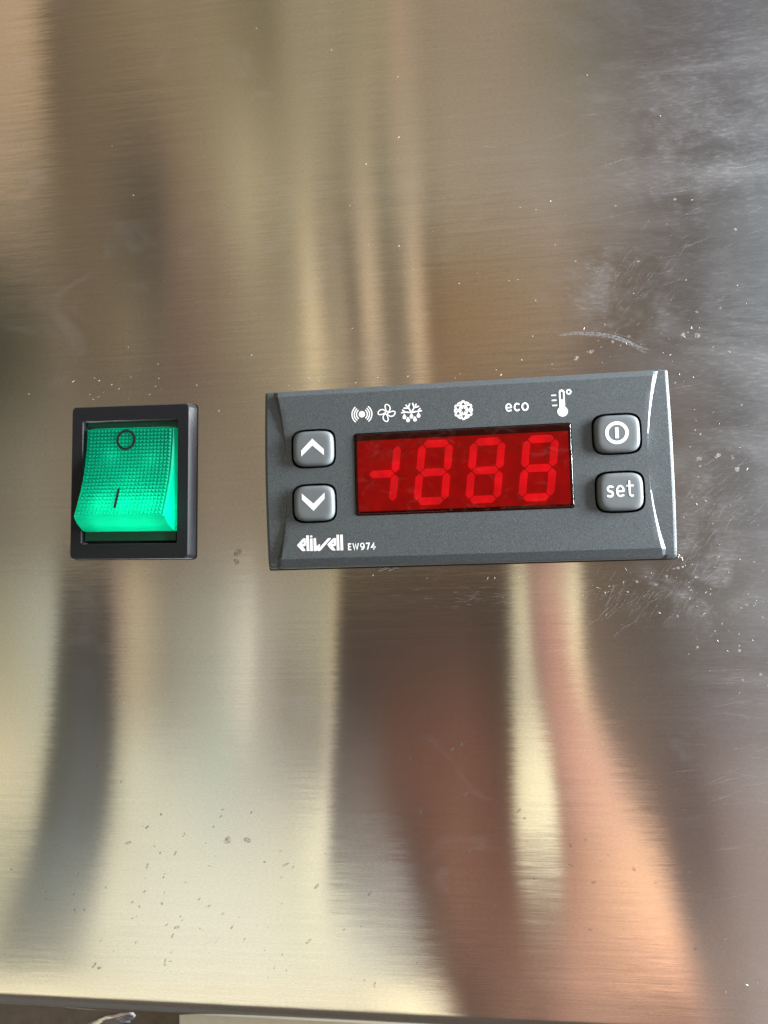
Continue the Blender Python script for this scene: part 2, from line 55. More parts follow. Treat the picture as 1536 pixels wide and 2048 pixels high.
    [0.19, [[-0.6796,0.1236,0.1041,0.0648],[-0.6338,0.1628,0.1355,0.0842],[-0.5923,0.1789,0.1406,0.0866],[-0.5586,0.1702,0.129,0.0784],[-0.5216,0.1582,0.1172,0.0714],[-0.4885,0.1578,0.1169,0.0692],[-0.4557,0.1531,0.1129,0.068],[-0.4088,0.1607,0.1106,0.0702],[-0.3624,0.1948,0.1406,0.0854],[-0.3201,0.2142,0.1585,0.0921],[-0.2782,0.2514,0.1891,0.1083],[-0.2505,0.2938,0.2231,0.1229],[-0.2299,0.4231,0.3233,0.1722],[-0.2094,0.3272,0.2429,0.1339],[-0.189,0.2622,0.1958,0.1123],[-0.17,0.198,0.1437,0.083],[-0.1471,0.3497,0.2522,0.1399],[-0.123,0.1946,0.1423,0.0845],[-0.1004,0.2083,0.1502,0.0875],[-0.0832,0.3752,0.2546,0.1335],[-0.0661,0.2014,0.1278,0.0635],[-0.0425,0.1956,0.123,0.0616],[0.0223,0.1973,0.1305,0.0707],[0.086,0.186,0.128,0.0822],[0.1486,0.1657,0.1218,0.0898],[0.2102,0.148,0.1188,0.0963],[0.2587,0.1583,0.1334,0.116],[0.3006,0.1135,0.1052,0.0981],[0.3515,0.1473,0.1479,0.1532]]],
    [0.225, [[-0.6796,0.0911,0.0777,0.0487],[-0.6338,0.1311,0.1099,0.067],[-0.5922,0.1644,0.1264,0.0764],[-0.5585,0.1546,0.1156,0.0692],[-0.5213,0.1469,0.1084,0.0639],[-0.4882,0.1465,0.1082,0.0634],[-0.4553,0.1385,0.1014,0.0615],[-0.4083,0.1451,0.0978,0.0626],[-0.3619,0.1759,0.1246,0.0747],[-0.3194,0.2171,0.1615,0.0926],[-0.2775,0.2702,0.2031,0.1156],[-0.2498,0.3518,0.267,0.1439],[-0.2291,0.5634,0.4348,0.226],[-0.2085,0.4153,0.309,0.1678],[-0.1881,0.3186,0.2383,0.1371],[-0.1691,0.2237,0.1617,0.0942],[-0.1461,0.4662,0.335,0.185],[-0.122,0.2261,0.166,0.0982],[-0.0993,0.2472,0.1779,0.1028],[-0.0821,0.5041,0.3418,0.1768],[-0.0649,0.2305,0.1422,0.0667],[-0.0413,0.2241,0.1371,0.0637],[0.0236,0.216,0.1403,0.0718],[0.0874,0.1982,0.1362,0.0873],[0.1502,0.1734,0.1267,0.0965],[0.2119,0.1499,0.122,0.1019],[0.2605,0.1603,0.1369,0.1208],[0.3025,0.101,0.0943,0.0874],[0.3535,0.1312,0.1329,0.1366]]],
    [0.26, [[-0.6797,0.0587,0.0513,0.0326],[-0.6338,0.0993,0.0844,0.0498],[-0.5921,0.1498,0.1122,0.0662],[-0.5583,0.139,0.1022,0.0601],[-0.5211,0.1357,0.0996,0.0564],[-0.4879,0.1353,0.0996,0.0577],[-0.455,0.1239,0.0899,0.0551],[-0.4079,0.1296,0.085,0.055],[-0.3613,0.1571,0.1086,0.064],[-0.3188,0.2203,0.1646,0.0932],[-0.2768,0.2893,0.2172,0.1226],[-0.2493,0.3971,0.3018,0.1601],[-0.2287,0.688,0.5302,0.2706],[-0.2079,0.4627,0.344,0.1862],[-0.1874,0.3592,0.2686,0.1545],[-0.1688,0.221,0.1586,0.0923],[-0.1459,0.5565,0.3959,0.2178],[-0.1215,0.223,0.1634,0.0959],[-0.099,0.2525,0.1814,0.104],[-0.0816,0.6164,0.4154,0.2132],[-0.0642,0.2238,0.1303,0.0563],[-0.0401,0.2497,0.1436,0.0579],[0.0249,0.2612,0.1614,0.0728],[0.0889,0.2571,0.1684,0.0984],[0.1517,0.1526,0.107,0.0748],[0.2135,0.1347,0.1054,0.0804],[0.2623,0.1033,0.0884,0.0761],[0.3044,0.1037,0.0981,0.0886],[0.3555,0.1523,0.1632,0.1647]]],
    [0.295, [[-0.6798,0.0379,0.0341,0.0219],[-0.6337,0.0785,0.0661,0.0376],[-0.592,0.1474,0.107,0.061],[-0.5581,0.1323,0.0941,0.0521],[-0.5209,0.1414,0.1011,0.0536],[-0.4876,0.1736,0.1278,0.0659],[-0.4546,0.1351,0.0985,0.0565],[-0.4074,0.1548,0.092,0.0567],[-0.3607,0.203,0.1381,0.0733],[-0.3182,0.2457,0.1859,0.1018],[-0.276,0.3109,0.2327,0.1278],[-0.2509,0.361,0.2781,0.1454],[-0.2302,0.7376,0.5479,0.2714],[-0.2079,0.3547,0.2609,0.1456],[-0.1874,0.3503,0.2607,0.1486],[-0.1702,0.144,0.1009,0.0565],[-0.1472,0.5903,0.4094,0.2241],[-0.1218,0.1586,0.1141,0.0651],[-0.0998,0.2075,0.1483,0.0843],[-0.0819,0.7067,0.4707,0.2402],[-0.064,0.1761,0.0887,0.0307],[-0.0389,0.2689,0.1423,0.0454],[0.0262,0.3058,0.1815,0.0732],[0.0903,0.3048,0.1951,0.1068],[0.1533,0.1446,0.0996,0.066],[0.2152,0.1267,0.1001,0.0756],[0.2641,0.0947,0.082,0.0713],[0.3063,0.1416,0.1393,0.1367],[0.3574,0.1844,0.1995,0.207]]],
    [0.33, [[-0.6799,0.0364,0.0319,0.0201],[-0.6337,0.0705,0.0563,0.0315],[-0.5919,0.1557,0.1097,0.0604],[-0.558,0.1317,0.0901,0.0454],[-0.5206,0.1525,0.1063,0.0532],[-0.4869,0.2094,0.1542,0.074],[-0.4542,0.1415,0.1042,0.0576],[-0.4087,0.1756,0.1005,0.06],[-0.3616,0.2251,0.1498,0.0794],[-0.3175,0.2672,0.2043,0.1114],[-0.2763,0.2857,0.2149,0.1172],[-0.2524,0.3241,0.2522,0.1314],[-0.2312,0.6993,0.5158,0.2559],[-0.208,0.3023,0.2243,0.1245],[-0.1867,0.3301,0.2487,0.1412],[-0.1705,0.1175,0.0834,0.0462],[-0.1477,0.61,0.4251,0.2319],[-0.1229,0.168,0.1219,0.0687],[-0.1003,0.2064,0.1487,0.0837],[-0.0823,0.6457,0.4351,0.2271],[-0.0641,0.1713,0.0928,0.0344],[-0.0377,0.2475,0.1376,0.047],[0.0276,0.2821,0.1697,0.071],[0.0917,0.293,0.1919,0.105],[0.1549,0.159,0.1134,0.08],[0.2169,0.1251,0.1042,0.0846],[0.2659,0.1108,0.0971,0.0868],[0.3081,0.1916,0.1934,0.2009],[0.3594,0.2186,0.2368,0.2519]]],
    [0.36, [[-0.6799,0.0481,0.0411,0.0253],[-0.6311,0.0929,0.0725,0.0403],[-0.5918,0.1476,0.1044,0.0575],[-0.5578,0.1309,0.0907,0.0464],[-0.5204,0.1424,0.1013,0.0528],[-0.4853,0.1637,0.1203,0.0616],[-0.4539,0.1178,0.088,0.0522],[-0.4124,0.1761,0.1047,0.0629],[-0.3639,0.2144,0.1379,0.0801],[-0.317,0.2827,0.2177,0.1204],[-0.2771,0.2389,0.1816,0.0997],[-0.2536,0.2921,0.2289,0.1197],[-0.2319,0.6343,0.4699,0.2366],[-0.2081,0.2738,0.2067,0.1121],[-0.186,0.31,0.2374,0.1345],[-0.1705,0.1045,0.0761,0.0423],[-0.1479,0.6251,0.4389,0.2388],[-0.124,0.1821,0.1333,0.0746],[-0.1007,0.2071,0.1503,0.0839],[-0.0827,0.5922,0.4038,0.2155],[-0.0642,0.1672,0.0963,0.0376],[-0.0367,0.2291,0.1336,0.0484],[0.0287,0.2618,0.1596,0.0692],[0.093,0.2862,0.1927,0.1073],[0.1562,0.1771,0.1304,0.0954],[0.2184,0.1301,0.1105,0.0926],[0.2674,0.1182,0.1039,0.0939],[0.3097,0.1936,0.1949,0.2029],[0.3611,0.2194,0.239,0.2558]]],
    [0.43, [[-0.6801,0.1048,0.0821,0.0483],[-0.626,0.1511,0.1142,0.0635],[-0.5916,0.1342,0.0959,0.052],[-0.5575,0.1335,0.0933,0.0482],[-0.5199,0.1282,0.0932,0.0517],[-0.4827,0.0975,0.071,0.0433],[-0.4532,0.0839,0.0643,0.0433],[-0.4165,0.1867,0.1161,0.0678],[-0.3658,0.2275,0.1523,0.0897],[-0.3157,0.3461,0.271,0.1465],[-0.278,0.2578,0.2011,0.1077],[-0.2531,0.2924,0.2312,0.1207],[-0.2299,0.5118,0.3908,0.2041],[-0.207,0.2817,0.218,0.1196],[-0.1836,0.274,0.2139,0.1204],[-0.1691,0.1768,0.1366,0.0773],[-0.1474,0.5379,0.3912,0.2149],[-0.1237,0.2031,0.1592,0.0916],[-0.1017,0.2802,0.2159,0.1247],[-0.0826,0.4937,0.3596,0.2055],[-0.0633,0.232,0.1662,0.0938],[-0.0343,0.2914,0.209,0.118],[0.0313,0.2969,0.2197,0.1345],[0.0959,0.3203,0.2476,0.1707],[0.1593,0.2506,0.1997,0.1504],[0.2218,0.1596,0.1326,0.112],[0.271,0.1254,0.1095,0.1004],[0.3135,0.1564,0.1523,0.153],[0.3651,0.2075,0.2296,0.2482]]],
    [0.5, [[-0.6802,0.2526,0.1762,0.1],[-0.6259,0.2042,0.1485,0.084],[-0.5914,0.1342,0.0964,0.0499],[-0.5572,0.145,0.098,0.0494],[-0.5195,0.1296,0.091,0.0498],[-0.4821,0.0888,0.0643,0.0401],[-0.4524,0.0767,0.0578,0.0389],[-0.4157,0.2073,0.1288,0.071],[-0.3647,0.2727,0.2024,0.1059],[-0.3144,0.4279,0.3391,0.1759],[-0.2786,0.3481,0.2747,0.1428],[-0.2508,0.3299,0.2615,0.1357],[-0.2263,0.4022,0.324,0.1771],[-0.2053,0.3186,0.2498,0.1412],[-0.181,0.2417,0.1914,0.1069],[-0.1672,0.2811,0.2212,0.1261],[-0.1466,0.4189,0.3224,0.1805],[-0.1227,0.2217,0.1845,0.1088],[-0.1023,0.361,0.2865,0.1687],[-0.0819,0.4047,0.3199,0.196],[-0.0618,0.2962,0.2328,0.1469],[-0.0319,0.3475,0.2738,0.1772],[0.034,0.3199,0.2595,0.1781],[0.0988,0.3261,0.2686,0.1975],[0.1625,0.2688,0.2206,0.1673],[0.2252,0.1648,0.1369,0.1164],[0.2745,0.1313,0.1148,0.1081],[0.3172,0.1409,0.1345,0.1352],[0.369,0.1921,0.2087,0.2233]]],
    [0.57, [[-0.6804,0.3644,0.2463,0.1369],[-0.6269,0.2709,0.1891,0.1042],[-0.5929,0.1266,0.0905,0.0454],[-0.5581,0.1514,0.1004,0.0494],[-0.5203,0.1407,0.0965,0.0505],[-0.4815,0.1112,0.0787,0.0444],[-0.4517,0.1088,0.0785,0.0459],[-0.413,0.2168,0.139,0.0732],[-0.3617,0.2727,0.2053,0.1033],[-0.3152,0.3749,0.2952,0.1496],[-0.2775,0.3038,0.2394,0.1227],[-0.2491,0.3154,0.2482,0.128],[-0.2234,0.3552,0.2851,0.1543],[-0.2023,0.313,0.2453,0.135],[-0.1792,0.2542,0.1997,0.1082],[-0.1641,0.2801,0.22,0.1217],[-0.1434,0.3752,0.2895,0.1578],[-0.1194,0.2494,0.2004,0.1121],[-0.0989,0.368,0.2715,0.1565],[-0.0771,0.3621,0.2787,0.1672],[-0.0577,0.2878,0.2211,0.1348],[-0.0296,0.3219,0.2463,0.1538],[0.0366,0.3048,0.2376,0.1558],[0.1017,0.278,0.2248,0.1545],[0.1656,0.2137,0.1774,0.1337],[0.2285,0.1472,0.1244,0.1066],[0.2781,0.1364,0.1199,0.1166],[0.321,0.1378,0.1307,0.1356],[0.3729,0.1753,0.183,0.1913]]],
    [0.64, [[-0.6805,0.3888,0.2584,0.1379],[-0.6295,0.3613,0.2406,0.1237],[-0.5967,0.1082,0.0756,0.0374],[-0.5604,0.1517,0.1003,0.0483],[-0.5225,0.161,0.1093,0.0538],[-0.4808,0.158,0.1097,0.0547],[-0.4509,0.167,0.1174,0.0604],[-0.4095,0.2204,0.1477,0.075],[-0.358,0.2551,0.1897,0.0933],[-0.3165,0.2855,0.2212,0.1083],[-0.276,0.233,0.1826,0.0918],[-0.2476,0.2934,0.2285,0.117],[-0.2204,0.3145,0.249,0.132],[-0.1993,0.3044,0.2382,0.1268],[-0.1774,0.2682,0.2091,0.11],[-0.161,0.2777,0.2176,0.1167],[-0.1402,0.3316,0.2566,0.1351],[-0.1161,0.2771,0.2163,0.1154],[-0.0955,0.3749,0.2565,0.1444],[-0.0724,0.3195,0.2375,0.1383],[-0.0537,0.2794,0.2095,0.1226],[-0.0272,0.2963,0.2187,0.1304],[0.0392,0.2896,0.2156,0.1334],[0.1045,0.2299,0.181,0.1115],[0.1688,0.1587,0.1343,0.1],[0.2319,0.1295,0.112,0.0968],[0.2816,0.1412,0.1249,0.1249],[0.3243,0.135,0.1273,0.1359],[0.3761,0.1618,0.1623,0.1656]]],
    [0.71, [[-0.6807,0.4133,0.2706,0.1389],[-0.6321,0.4516,0.292,0.1431],[-0.6005,0.0898,0.0607,0.0295],[-0.5628,0.152,0.1002,0.0471],[-0.5247,0.1814,0.1222,0.0571],[-0.4802,0.2049,0.1407,0.0649],[-0.4502,0.2251,0.1563,0.0748],[-0.406,0.224,0.1564,0.0768],[-0.3543,0.2375,0.174,0.0833],[-0.3178,0.1969,0.1478,0.0673],[-0.2747,0.168,0.1304,0.0634],[-0.2463,0.2742,0.2114,0.1074],[-0.218,0.2812,0.2194,0.1136],[-0.197,0.2976,0.2326,0.1205],[-0.1761,0.2788,0.2162,0.1114],[-0.1587,0.2759,0.2158,0.113],[-0.138,0.3018,0.2341,0.1196],[-0.114,0.2949,0.2265,0.1175],[-0.0935,0.3792,0.2474,0.137],[-0.0697,0.2954,0.2141,0.1219],[-0.0515,0.2749,0.2032,0.1161],[-0.026,0.2837,0.2051,0.1188],[0.0402,0.2839,0.2073,0.1249],[0.1053,0.2171,0.1693,0.1],[0.1693,0.15,0.1275,0.0947],[0.2321,0.1287,0.1113,0.0963],[0.2816,0.1412,0.1249,0.1249],[0.3243,0.135,0.1273,0.1359],[0.3761,0.1618,0.1623,0.1656]]],
    [0.78, [[-0.6808,0.4283,0.278,0.1396],[-0.6335,0.4997,0.3194,0.1535],[-0.6024,0.081,0.0535,0.0256],[-0.5637,0.1522,0.1001,0.0467],[-0.5255,0.1885,0.1266,0.0582],[-0.48,0.2175,0.149,0.0677],[-0.45,0.2378,0.1648,0.078],[-0.4055,0.2245,0.1577,0.077],[-0.3541,0.2366,0.1732,0.0828],[-0.3178,0.1969,0.1478,0.0673],[-0.2747,0.168,0.1304,0.0634],[-0.2463,0.2742,0.2114,0.1074],[-0.218,0.2812,0.2194,0.1136],[-0.197,0.2976,0.2326,0.1205],[-0.1761,0.2788,0.2162,0.1114],[-0.1587,0.2759,0.2158,0.113],[-0.138,0.3018,0.2341,0.1196],[-0.114,0.2949,0.2265,0.1175],[-0.0935,0.3792,0.2474,0.137],[-0.0697,0.2954,0.2141,0.1219],[-0.0515,0.2749,0.2032,0.1161],[-0.026,0.2837,0.2051,0.1188],[0.0402,0.2839,0.2073,0.1249],[0.1053,0.2171,0.1693,0.1],[0.1693,0.15,0.1275,0.0947],[0.2321,0.1287,0.1113,0.0963],[0.2816,0.1412,0.1249,0.1249],[0.3243,0.135,0.1273,0.1359],[0.3761,0.1618,0.1623,0.1656]]],
]

# ------------------------------------------------------------------ world light, the steel's reflections painted in by direction
GAIN = 1.30
w = bpy.data.worlds.new('World'); sc.world = w; w.use_nodes = True
nt = w.node_tree; nt.nodes.clear()
def N(t, typ, **kw):
    n = t.nodes.new(typ)
    for k, v in kw.items(): setattr(n, k, v)
    return n
def math_(t, op, a, b=None, c=None, clamp=False):
    n = N(t, 'ShaderNodeMath', operation=op, use_clamp=clamp)
    for i, s in enumerate((a, b, c)):
        if s is None: continue
        if isinstance(s, (int, float)): n.inputs[i].default_value = s
        else: t.links.new(s, n.inputs[i])
    return n.outputs[0]
def smooth(t, x, a, b):
    n = N(t, 'ShaderNodeMapRange', interpolation_type='SMOOTHSTEP')
    for i, s in ((0, x), (1, a), (2, b)):
        if isinstance(s, (int, float)): n.inputs[i].default_value = s
        else: t.links.new(s, n.inputs[i])
    n.inputs[3].default_value = 0; n.inputs[4].default_value = 1
    return n.outputs[0]
def ramp(t, x, stops, interp='LINEAR'):
    n = N(t, 'ShaderNodeValToRGB'); cr = n.color_ramp; cr.interpolation = interp
    stops = sorted(stops)
    while len(cr.elements) > 1: cr.elements.remove(cr.elements[-1])
    for i, (p, c) in enumerate(stops):
        e = cr.elements[0] if i == 0 else cr.elements.new(p)
        e.position = p; e.color = (c[0], c[1], c[2], 1)
    t.links.new(x, n.inputs[0])
    return n.outputs[0]
def mixc(t, f, a, b, typ='MIX'):
    n = N(t, 'ShaderNodeMix', data_type='RGBA', blend_type=typ)
    for i, s in ((0, f), (6, a), (7, b)):
        if isinstance(s, (int, float)): n.inputs[i].default_value = s
        elif isinstance(s, (tuple, list)): n.inputs[i].default_value = (*s[:3], 1)
        else: t.links.new(s, n.inputs[i])
    return n.outputs[2]
tc = N(nt, 'ShaderNodeTexCoord')
sx = N(nt, 'ShaderNodeSeparateXYZ'); nt.links.new(tc.outputs['Generated'], sx.inputs[0])
ay = math_(nt, 'MAXIMUM', math_(nt, 'ABSOLUTE', sx.outputs[1]), 0.02)
U = math_(nt, 'DIVIDE', sx.outputs[0], ay)
V = math_(nt, 'DIVIDE', sx.outputs[2], ay)
UMIN, USPAN = -0.72, 1.14
un = math_(nt, 'DIVIDE', math_(nt, 'SUBTRACT', U, UMIN), USPAN, clamp=True)
col = None
for k, (v, stops) in enumerate(ENV_ROWS):
    row = ramp(nt, un, [(min(1.0, max(0.0, (q[0]-UMIN)/USPAN)), q[1:4]) for q in stops])
    if col is None: col = row
    else:
        mr = N(nt, 'ShaderNodeMapRange'); nt.links.new(V, mr.inputs[0])
        mr.inputs[1].default_value = ENV_ROWS[k-1][0]; mr.inputs[2].default_value = v
        col = mixc(nt, mr.outputs[0], col, row)
hs_ = N(nt, 'ShaderNodeHueSaturation'); hs_.inputs['Saturation'].default_value = 0.88
nt.links.new(col, hs_.inputs['Color']); col = hs_.outputs[0]
# beyond what the sheet mirrors: added fill, cool and bright right and overhead, dim left, dark below
col = mixc(nt, smooth(nt, V, -0.72, -1.15), col, (0.085, 0.068, 0.055))
col = mixc(nt, smooth(nt, U, 0.55, 1.0), col, (0.70, 0.76, 0.84))
col = mixc(nt, smooth(nt, V, 1.05, 1.6), col, (0.75, 0.78, 0.80))
col = mixc(nt, smooth(nt, U, -0.95, -1.5), col, (0.10, 0.095, 0.085))
bg = N(nt, 'ShaderNodeBackground'); nt.links.new(col, bg.inputs[0]); bg.inputs[1].default_value = GAIN
ow = N(nt, 'ShaderNodeOutputWorld'); nt.links.new(bg.outputs[0], ow.inputs[0])
w.cycles.sampling_method = 'MANUAL'; w.cycles.sample_map_resolution = 1024

def area(name, loc, aim, sx_, sy_, power, colr):
    ld = bpy.data.lights.new(name, 'AREA'); ld.shape = 'RECTANGLE'
    ld.size = sx_*MM; ld.size_y = sy_*MM; ld.energy = power; ld.color = colr
    o = bpy.data.objects.new(name, ld); C.objects.link(o)
    o.location = Vector(loc)*MM
    o.rotation_euler = (Vector(aim)-Vector(loc)).to_track_quat('-Z', 'Y').to_euler()
    return o
area('window_light', (330, -62, 60), (0, 0, 0), 110, 200, 8.5, (0.95, 0.98, 1.0))


# ------------------------------------------------------------------ helpers
def tag(o, label=None, cat=None, kind=None, group=None):
    for k, v in (('label', label), ('category', cat), ('kind', kind), ('group', group)):
        if v: o[k] = v
    return o
def link(name, verts, faces, mats, parent=None, smooth_=None, idx=None):
    me = bpy.data.meshes.new(name)
    me.from_pydata([Vector(v)*MM for v in verts], [], faces)
    me.update()
    for mt in (mats if isinstance(mats, (list, tuple)) else [mats]): me.materials.append(mt)
    if idx:
        for p, i in zip(me.polygons, idx): p.material_index = i
    o = bpy.data.objects.new(name, me); C.objects.link(o)
    if parent: o.parent = parent
    if smooth_ is not None: shade(me, smooth_)
    return o
def shade(me, ang):
    for p in me.polygons: p.use_smooth = True
    me.set_sharp_from_angle(angle=math.radians(ang))
def fix(me):
    bm = bmesh.new(); bm.from_mesh(me)
    bmesh.ops.recalc_face_normals(bm, faces=bm.faces); bm.to_mesh(me); bm.free()
def empty(name, loc, label, cat, ry=0.0):
    o = bpy.data.objects.new(name, None); C.objects.link(o)
    o.location = Vector(loc)*MM; o.rotation_euler = (0, ry, 0); o.empty_display_size = 0.01
    return tag(o, label, cat)
def material(name):
    mt = bpy.data.materials.new(name); mt.use_nodes = True
    t = mt.node_tree; t.nodes.clear()
    out = N(t, 'ShaderNodeOutputMaterial')
    return mt, t, out
def mmcoord(t, scale=(1, 1, 1), rot=(0, 0, 0)):
    c = N(t, 'ShaderNodeTexCoord'); mp = N(t, 'ShaderNodeMapping')
    mp.inputs['Rotation'].default_value = rot
    sc1 = N(t, 'ShaderNodeVectorMath', operation='SCALE'); sc1.inputs['Scale'].default_value = 1000
    t.links.new(c.outputs['Object'], sc1.inputs[0]); t.links.new(sc1.outputs[0], mp.inputs[0])
    mp.inputs['Scale'].default_value = scale
    return mp.outputs[0]
def noise_(t, vec, scale, detail=2, rough=0.5, dist=0.0):
    n = N(t, 'ShaderNodeTexNoise'); n.inputs['Scale'].default_value = scale
    n.inputs['Detail'].default_value = detail; n.inputs['Roughness'].default_value = rough
    n.inputs['Distortion'].default_value = dist
    t.links.new(vec, n.inputs['Vector']); return n.outputs[0]
def principled(t, out, **kw):
    p = N(t, 'ShaderNodeBsdfPrincipled')
    for k, v in kw.items():
        k = k.replace('_', ' ')
        if isinstance(v, (int, float)): p.inputs[k].default_value = v
        elif isinstance(v, (tuple, list)): p.inputs[k].default_value = (*v, 1)
        else: t.links.new(v, p.inputs[k])
    t.links.new(p.outputs[0], out.inputs[0]); return p
def bump(t, h, dist_mm, strength=1.0):
    b = N(t, 'ShaderNodeBump'); b.inputs['Strength'].default_value = strength
    b.inputs['Distance'].default_value = dist_mm*MM; t.links.new(h, b.inputs['Height'])
    return b.outputs[0]

# ------------------------------------------------------------------ materials
def mat_steel():
    mt, t, out = material('brushed_steel')
    line = noise_(t, mmcoord(t, (0.035, 1, 1)), 5.0, 3, 0.6)
    line2 = noise_(t, mmcoord(t, (0.02, 1, 1)), 1.3, 3, 0.6)
    wav = noise_(t, mmcoord(t, (0.012, 1, 0.02)), 1.0, 1, 0.5)
    grain = noise_(t, mmcoord(t, (0.3, 1, 1)), 5.0, 2, 0.7)
    tiltz = math_(t, 'MULTIPLY', math_(t, 'SUBTRACT', math_(t, 'MULTIPLY_ADD', line, 0.6, math_(t, 'MULTIPLY', line2, 0.4)), 0.5), 0.085)
    dent = noise_(t, mmcoord(t, (0.02, 1, 0.012)), 1.0, 2, 0.5)
    tiltx = math_(t, 'MULTIPLY', math_(t, 'SUBTRACT', dent, 0.5), 0.022)
    tiltx = math_(t, 'MULTIPLY_ADD', math_(t, 'SUBTRACT', noise_(t, mmcoord(t, (0.25, 1, 2.2)), 1.0, 2, 0.6), 0.5), 0.0045, tiltx)
    cmb = N(t, 'ShaderNodeCombineXYZ'); t.links.new(tiltx, cmb.inputs[0]); t.links.new(tiltz, cmb.inputs[2])
    geo = N(t, 'ShaderNodeNewGeometry')
    av = N(t, 'ShaderNodeVectorMath', operation='ADD'); t.links.new(geo.outputs['Normal'], av.inputs[0]); t.links.new(cmb.outputs[0], av.inputs[1])
    nv = N(t, 'ShaderNodeVectorMath', operation='NORMALIZE'); t.links.new(av.outputs[0], nv.inputs[0])
    nb = nv.outputs[0]
    # cloudy wiped residue: heavier to the right of the controller, streaked along the wipe direction
    sep = N(t, 'ShaderNodeSeparateXYZ'); t.links.new(mmcoord(t), sep.inputs[0])
    X, Z = sep.outputs[0], sep.outputs[2]
    cloud = noise_(t, mmcoord(t, (0.022, 1, 0.07), (0, math.radians(28), 0)), 1.0, 5, 0.62, 0.8)
    cloud = smooth(t, cloud, 0.35, 0.75)
    fine = noise_(t, mmcoord(t, (0.5, 1, 2.2), (0, math.radians(24), 0)), 1.0, 3, 0.7, 0.3)
    fine = smooth(t, fine, 0.45, 0.75)
    rightm = smooth(t, math_(t, 'MULTIPLY_ADD', Z, 0.10, X), 18.0, 62.0)
    lowm = math_(t, 'SUBTRACT', 1.0, smooth(t, Z, -30.0, -75.0))
    resid = math_(t, 'MULTIPLY', math_(t, 'MULTIPLY', rightm, lowm), math_(t, 'MULTIPLY_ADD', fine, 0.10, math_(t, 'MULTIPLY', cloud, math_(t, 'MULTIPLY_ADD', fine, 0.20, 0.35))))
    smear = math_(t, 'MULTIPLY', smooth(t, noise_(t, mmcoord(t, (0.05, 1, 0.08)), 1.0, 4, 0.6, 1.2), 0.55, 0.75), 0.10)
    resid = math_(t, 'ADD', resid, smear, clamp=True)
    # wiped patches near the controller's right end
    wob = noise_(t, mmcoord(t, (0.12, 1, 0.12), (0, math.radians(35), 0)), 1.0, 4, 0.65, 0.6)
    for px_, pz_, ra_, k_ in ((40, -20, 15, .55), (30, 31, 15, .42), (47, -3, 11, .35), (44, 60, 24, .30)):
        dx_ = math_(t, 'SUBTRACT', X, float(px_)); dz_ = math_(t, 'SUBTRACT', Z, float(pz_))
        dd = math_(t, 'SQRT', math_(t, 'ADD', math_(t, 'MULTIPLY', dx_, dx_), math_(t, 'MULTIPLY', dz_, dz_)))
        mk = math_(t, 'SUBTRACT', 1.0, smooth(t, dd, ra_*0.15, float(ra_)))
        pt = math_(t, 'MULTIPLY', smooth(t, wob, 0.42, 0.66), math_(t, 'MULTIPLY_ADD', fine, 0.7, 0.4))
        resid = math_(t, 'ADD', resid, math_(t, 'MULTIPLY', math_(t, 'MULTIPLY', mk, pt), k_), clamp=True)
    # dark pin-prick stains
    tone = math_(t, 'MULTIPLY_ADD', line, 0.22, 0.89)
    tone = math_(t, 'MULTIPLY', tone, math_(t, 'MULTIPLY_ADD', grain, 0.36, 0.82))
    tone = math_(t, 'MULTIPLY', tone, math_(t, 'MULTIPLY_ADD', line2, 0.20, 0.90))
    cc = mixc(t, 1.0, (0.79, 0.786, 0.782), N_rgb(t, tone), 'MULTIPLY')
    tg = N(t, 'ShaderNodeTangent', direction_type='UV_MAP', uv_map='brush')
    def gl(rough, an, c):
        g = N(t, 'ShaderNodeBsdfAnisotropic'); g.inputs['Roughness'].default_value = rough
        g.inputs['Anisotropy'].default_value = an
        if isinstance(c, tuple): g.inputs['Color'].default_value = (*c, 1)
        else: t.links.new(c, g.inputs['Color'])
        t.links.new(nb, g.inputs['Normal']); t.links.new(tg.outputs[0], g.inputs['Tangent'])
        return g.outputs[0]
    a = gl(0.090, 0.62, cc); b = gl(0.45, 0.5, cc)
    m1 = N(t, 'ShaderNodeMixShader'); m1.inputs[0].default_value = 0.05
    t.links.new(a, m1.inputs[1]); t.links.new(b, m1.inputs[2])
    d = N(t, 'ShaderNodeBsdfDiffuse'); d.inputs[0].default_value = (0.42, 0.42, 0.44, 1)
    m2 = N(t, 'ShaderNodeMixShader'); t.links.new(math_(t, 'MULTIPLY', resid, 0.55), m2.inputs[0])
    t.links.new(m1.outputs[0], m2.inputs[1]); t.links.new(d.outputs[0], m2.inputs[2])
    t.links.new(m2.outputs[0], out.inputs[0])
    return mt
def N_rgb(t, v):
    n = N(t, 'ShaderNodeCombineColor')
    for i in range(3): t.links.new(v, n.inputs[i])
    return n.outputs[0]
def mat_housing():
    mt, t, out = material('grey_metallic_plastic')
    fl = noise_(t, mmcoord(t), 4.0, 3, 0.85)
    spk = smooth(t, noise_(t, mmcoord(t), 9.0, 1, 0.5), 0.60, 0.78)
    big = noise_(t, mmcoord(t), 0.5, 3, 0.6)
    c = ramp(t, fl, [(0.3, (0.055, 0.068, 0.074)), (0.7, (0.15, 0.172, 0.185))])
    c = mixc(t, math_(t, 'MULTIPLY', spk, 0.6), c, (0.46, 0.50, 0.53))
    c = mixc(t, math_(t, 'MULTIPLY', big, 0.3), c, (0.085, 0.098, 0.106))
    principled(t, out, Base_Color=c, Metallic=0.4, Roughness=0.42, Normal=bump(t, fl, 0.028))
    return mt
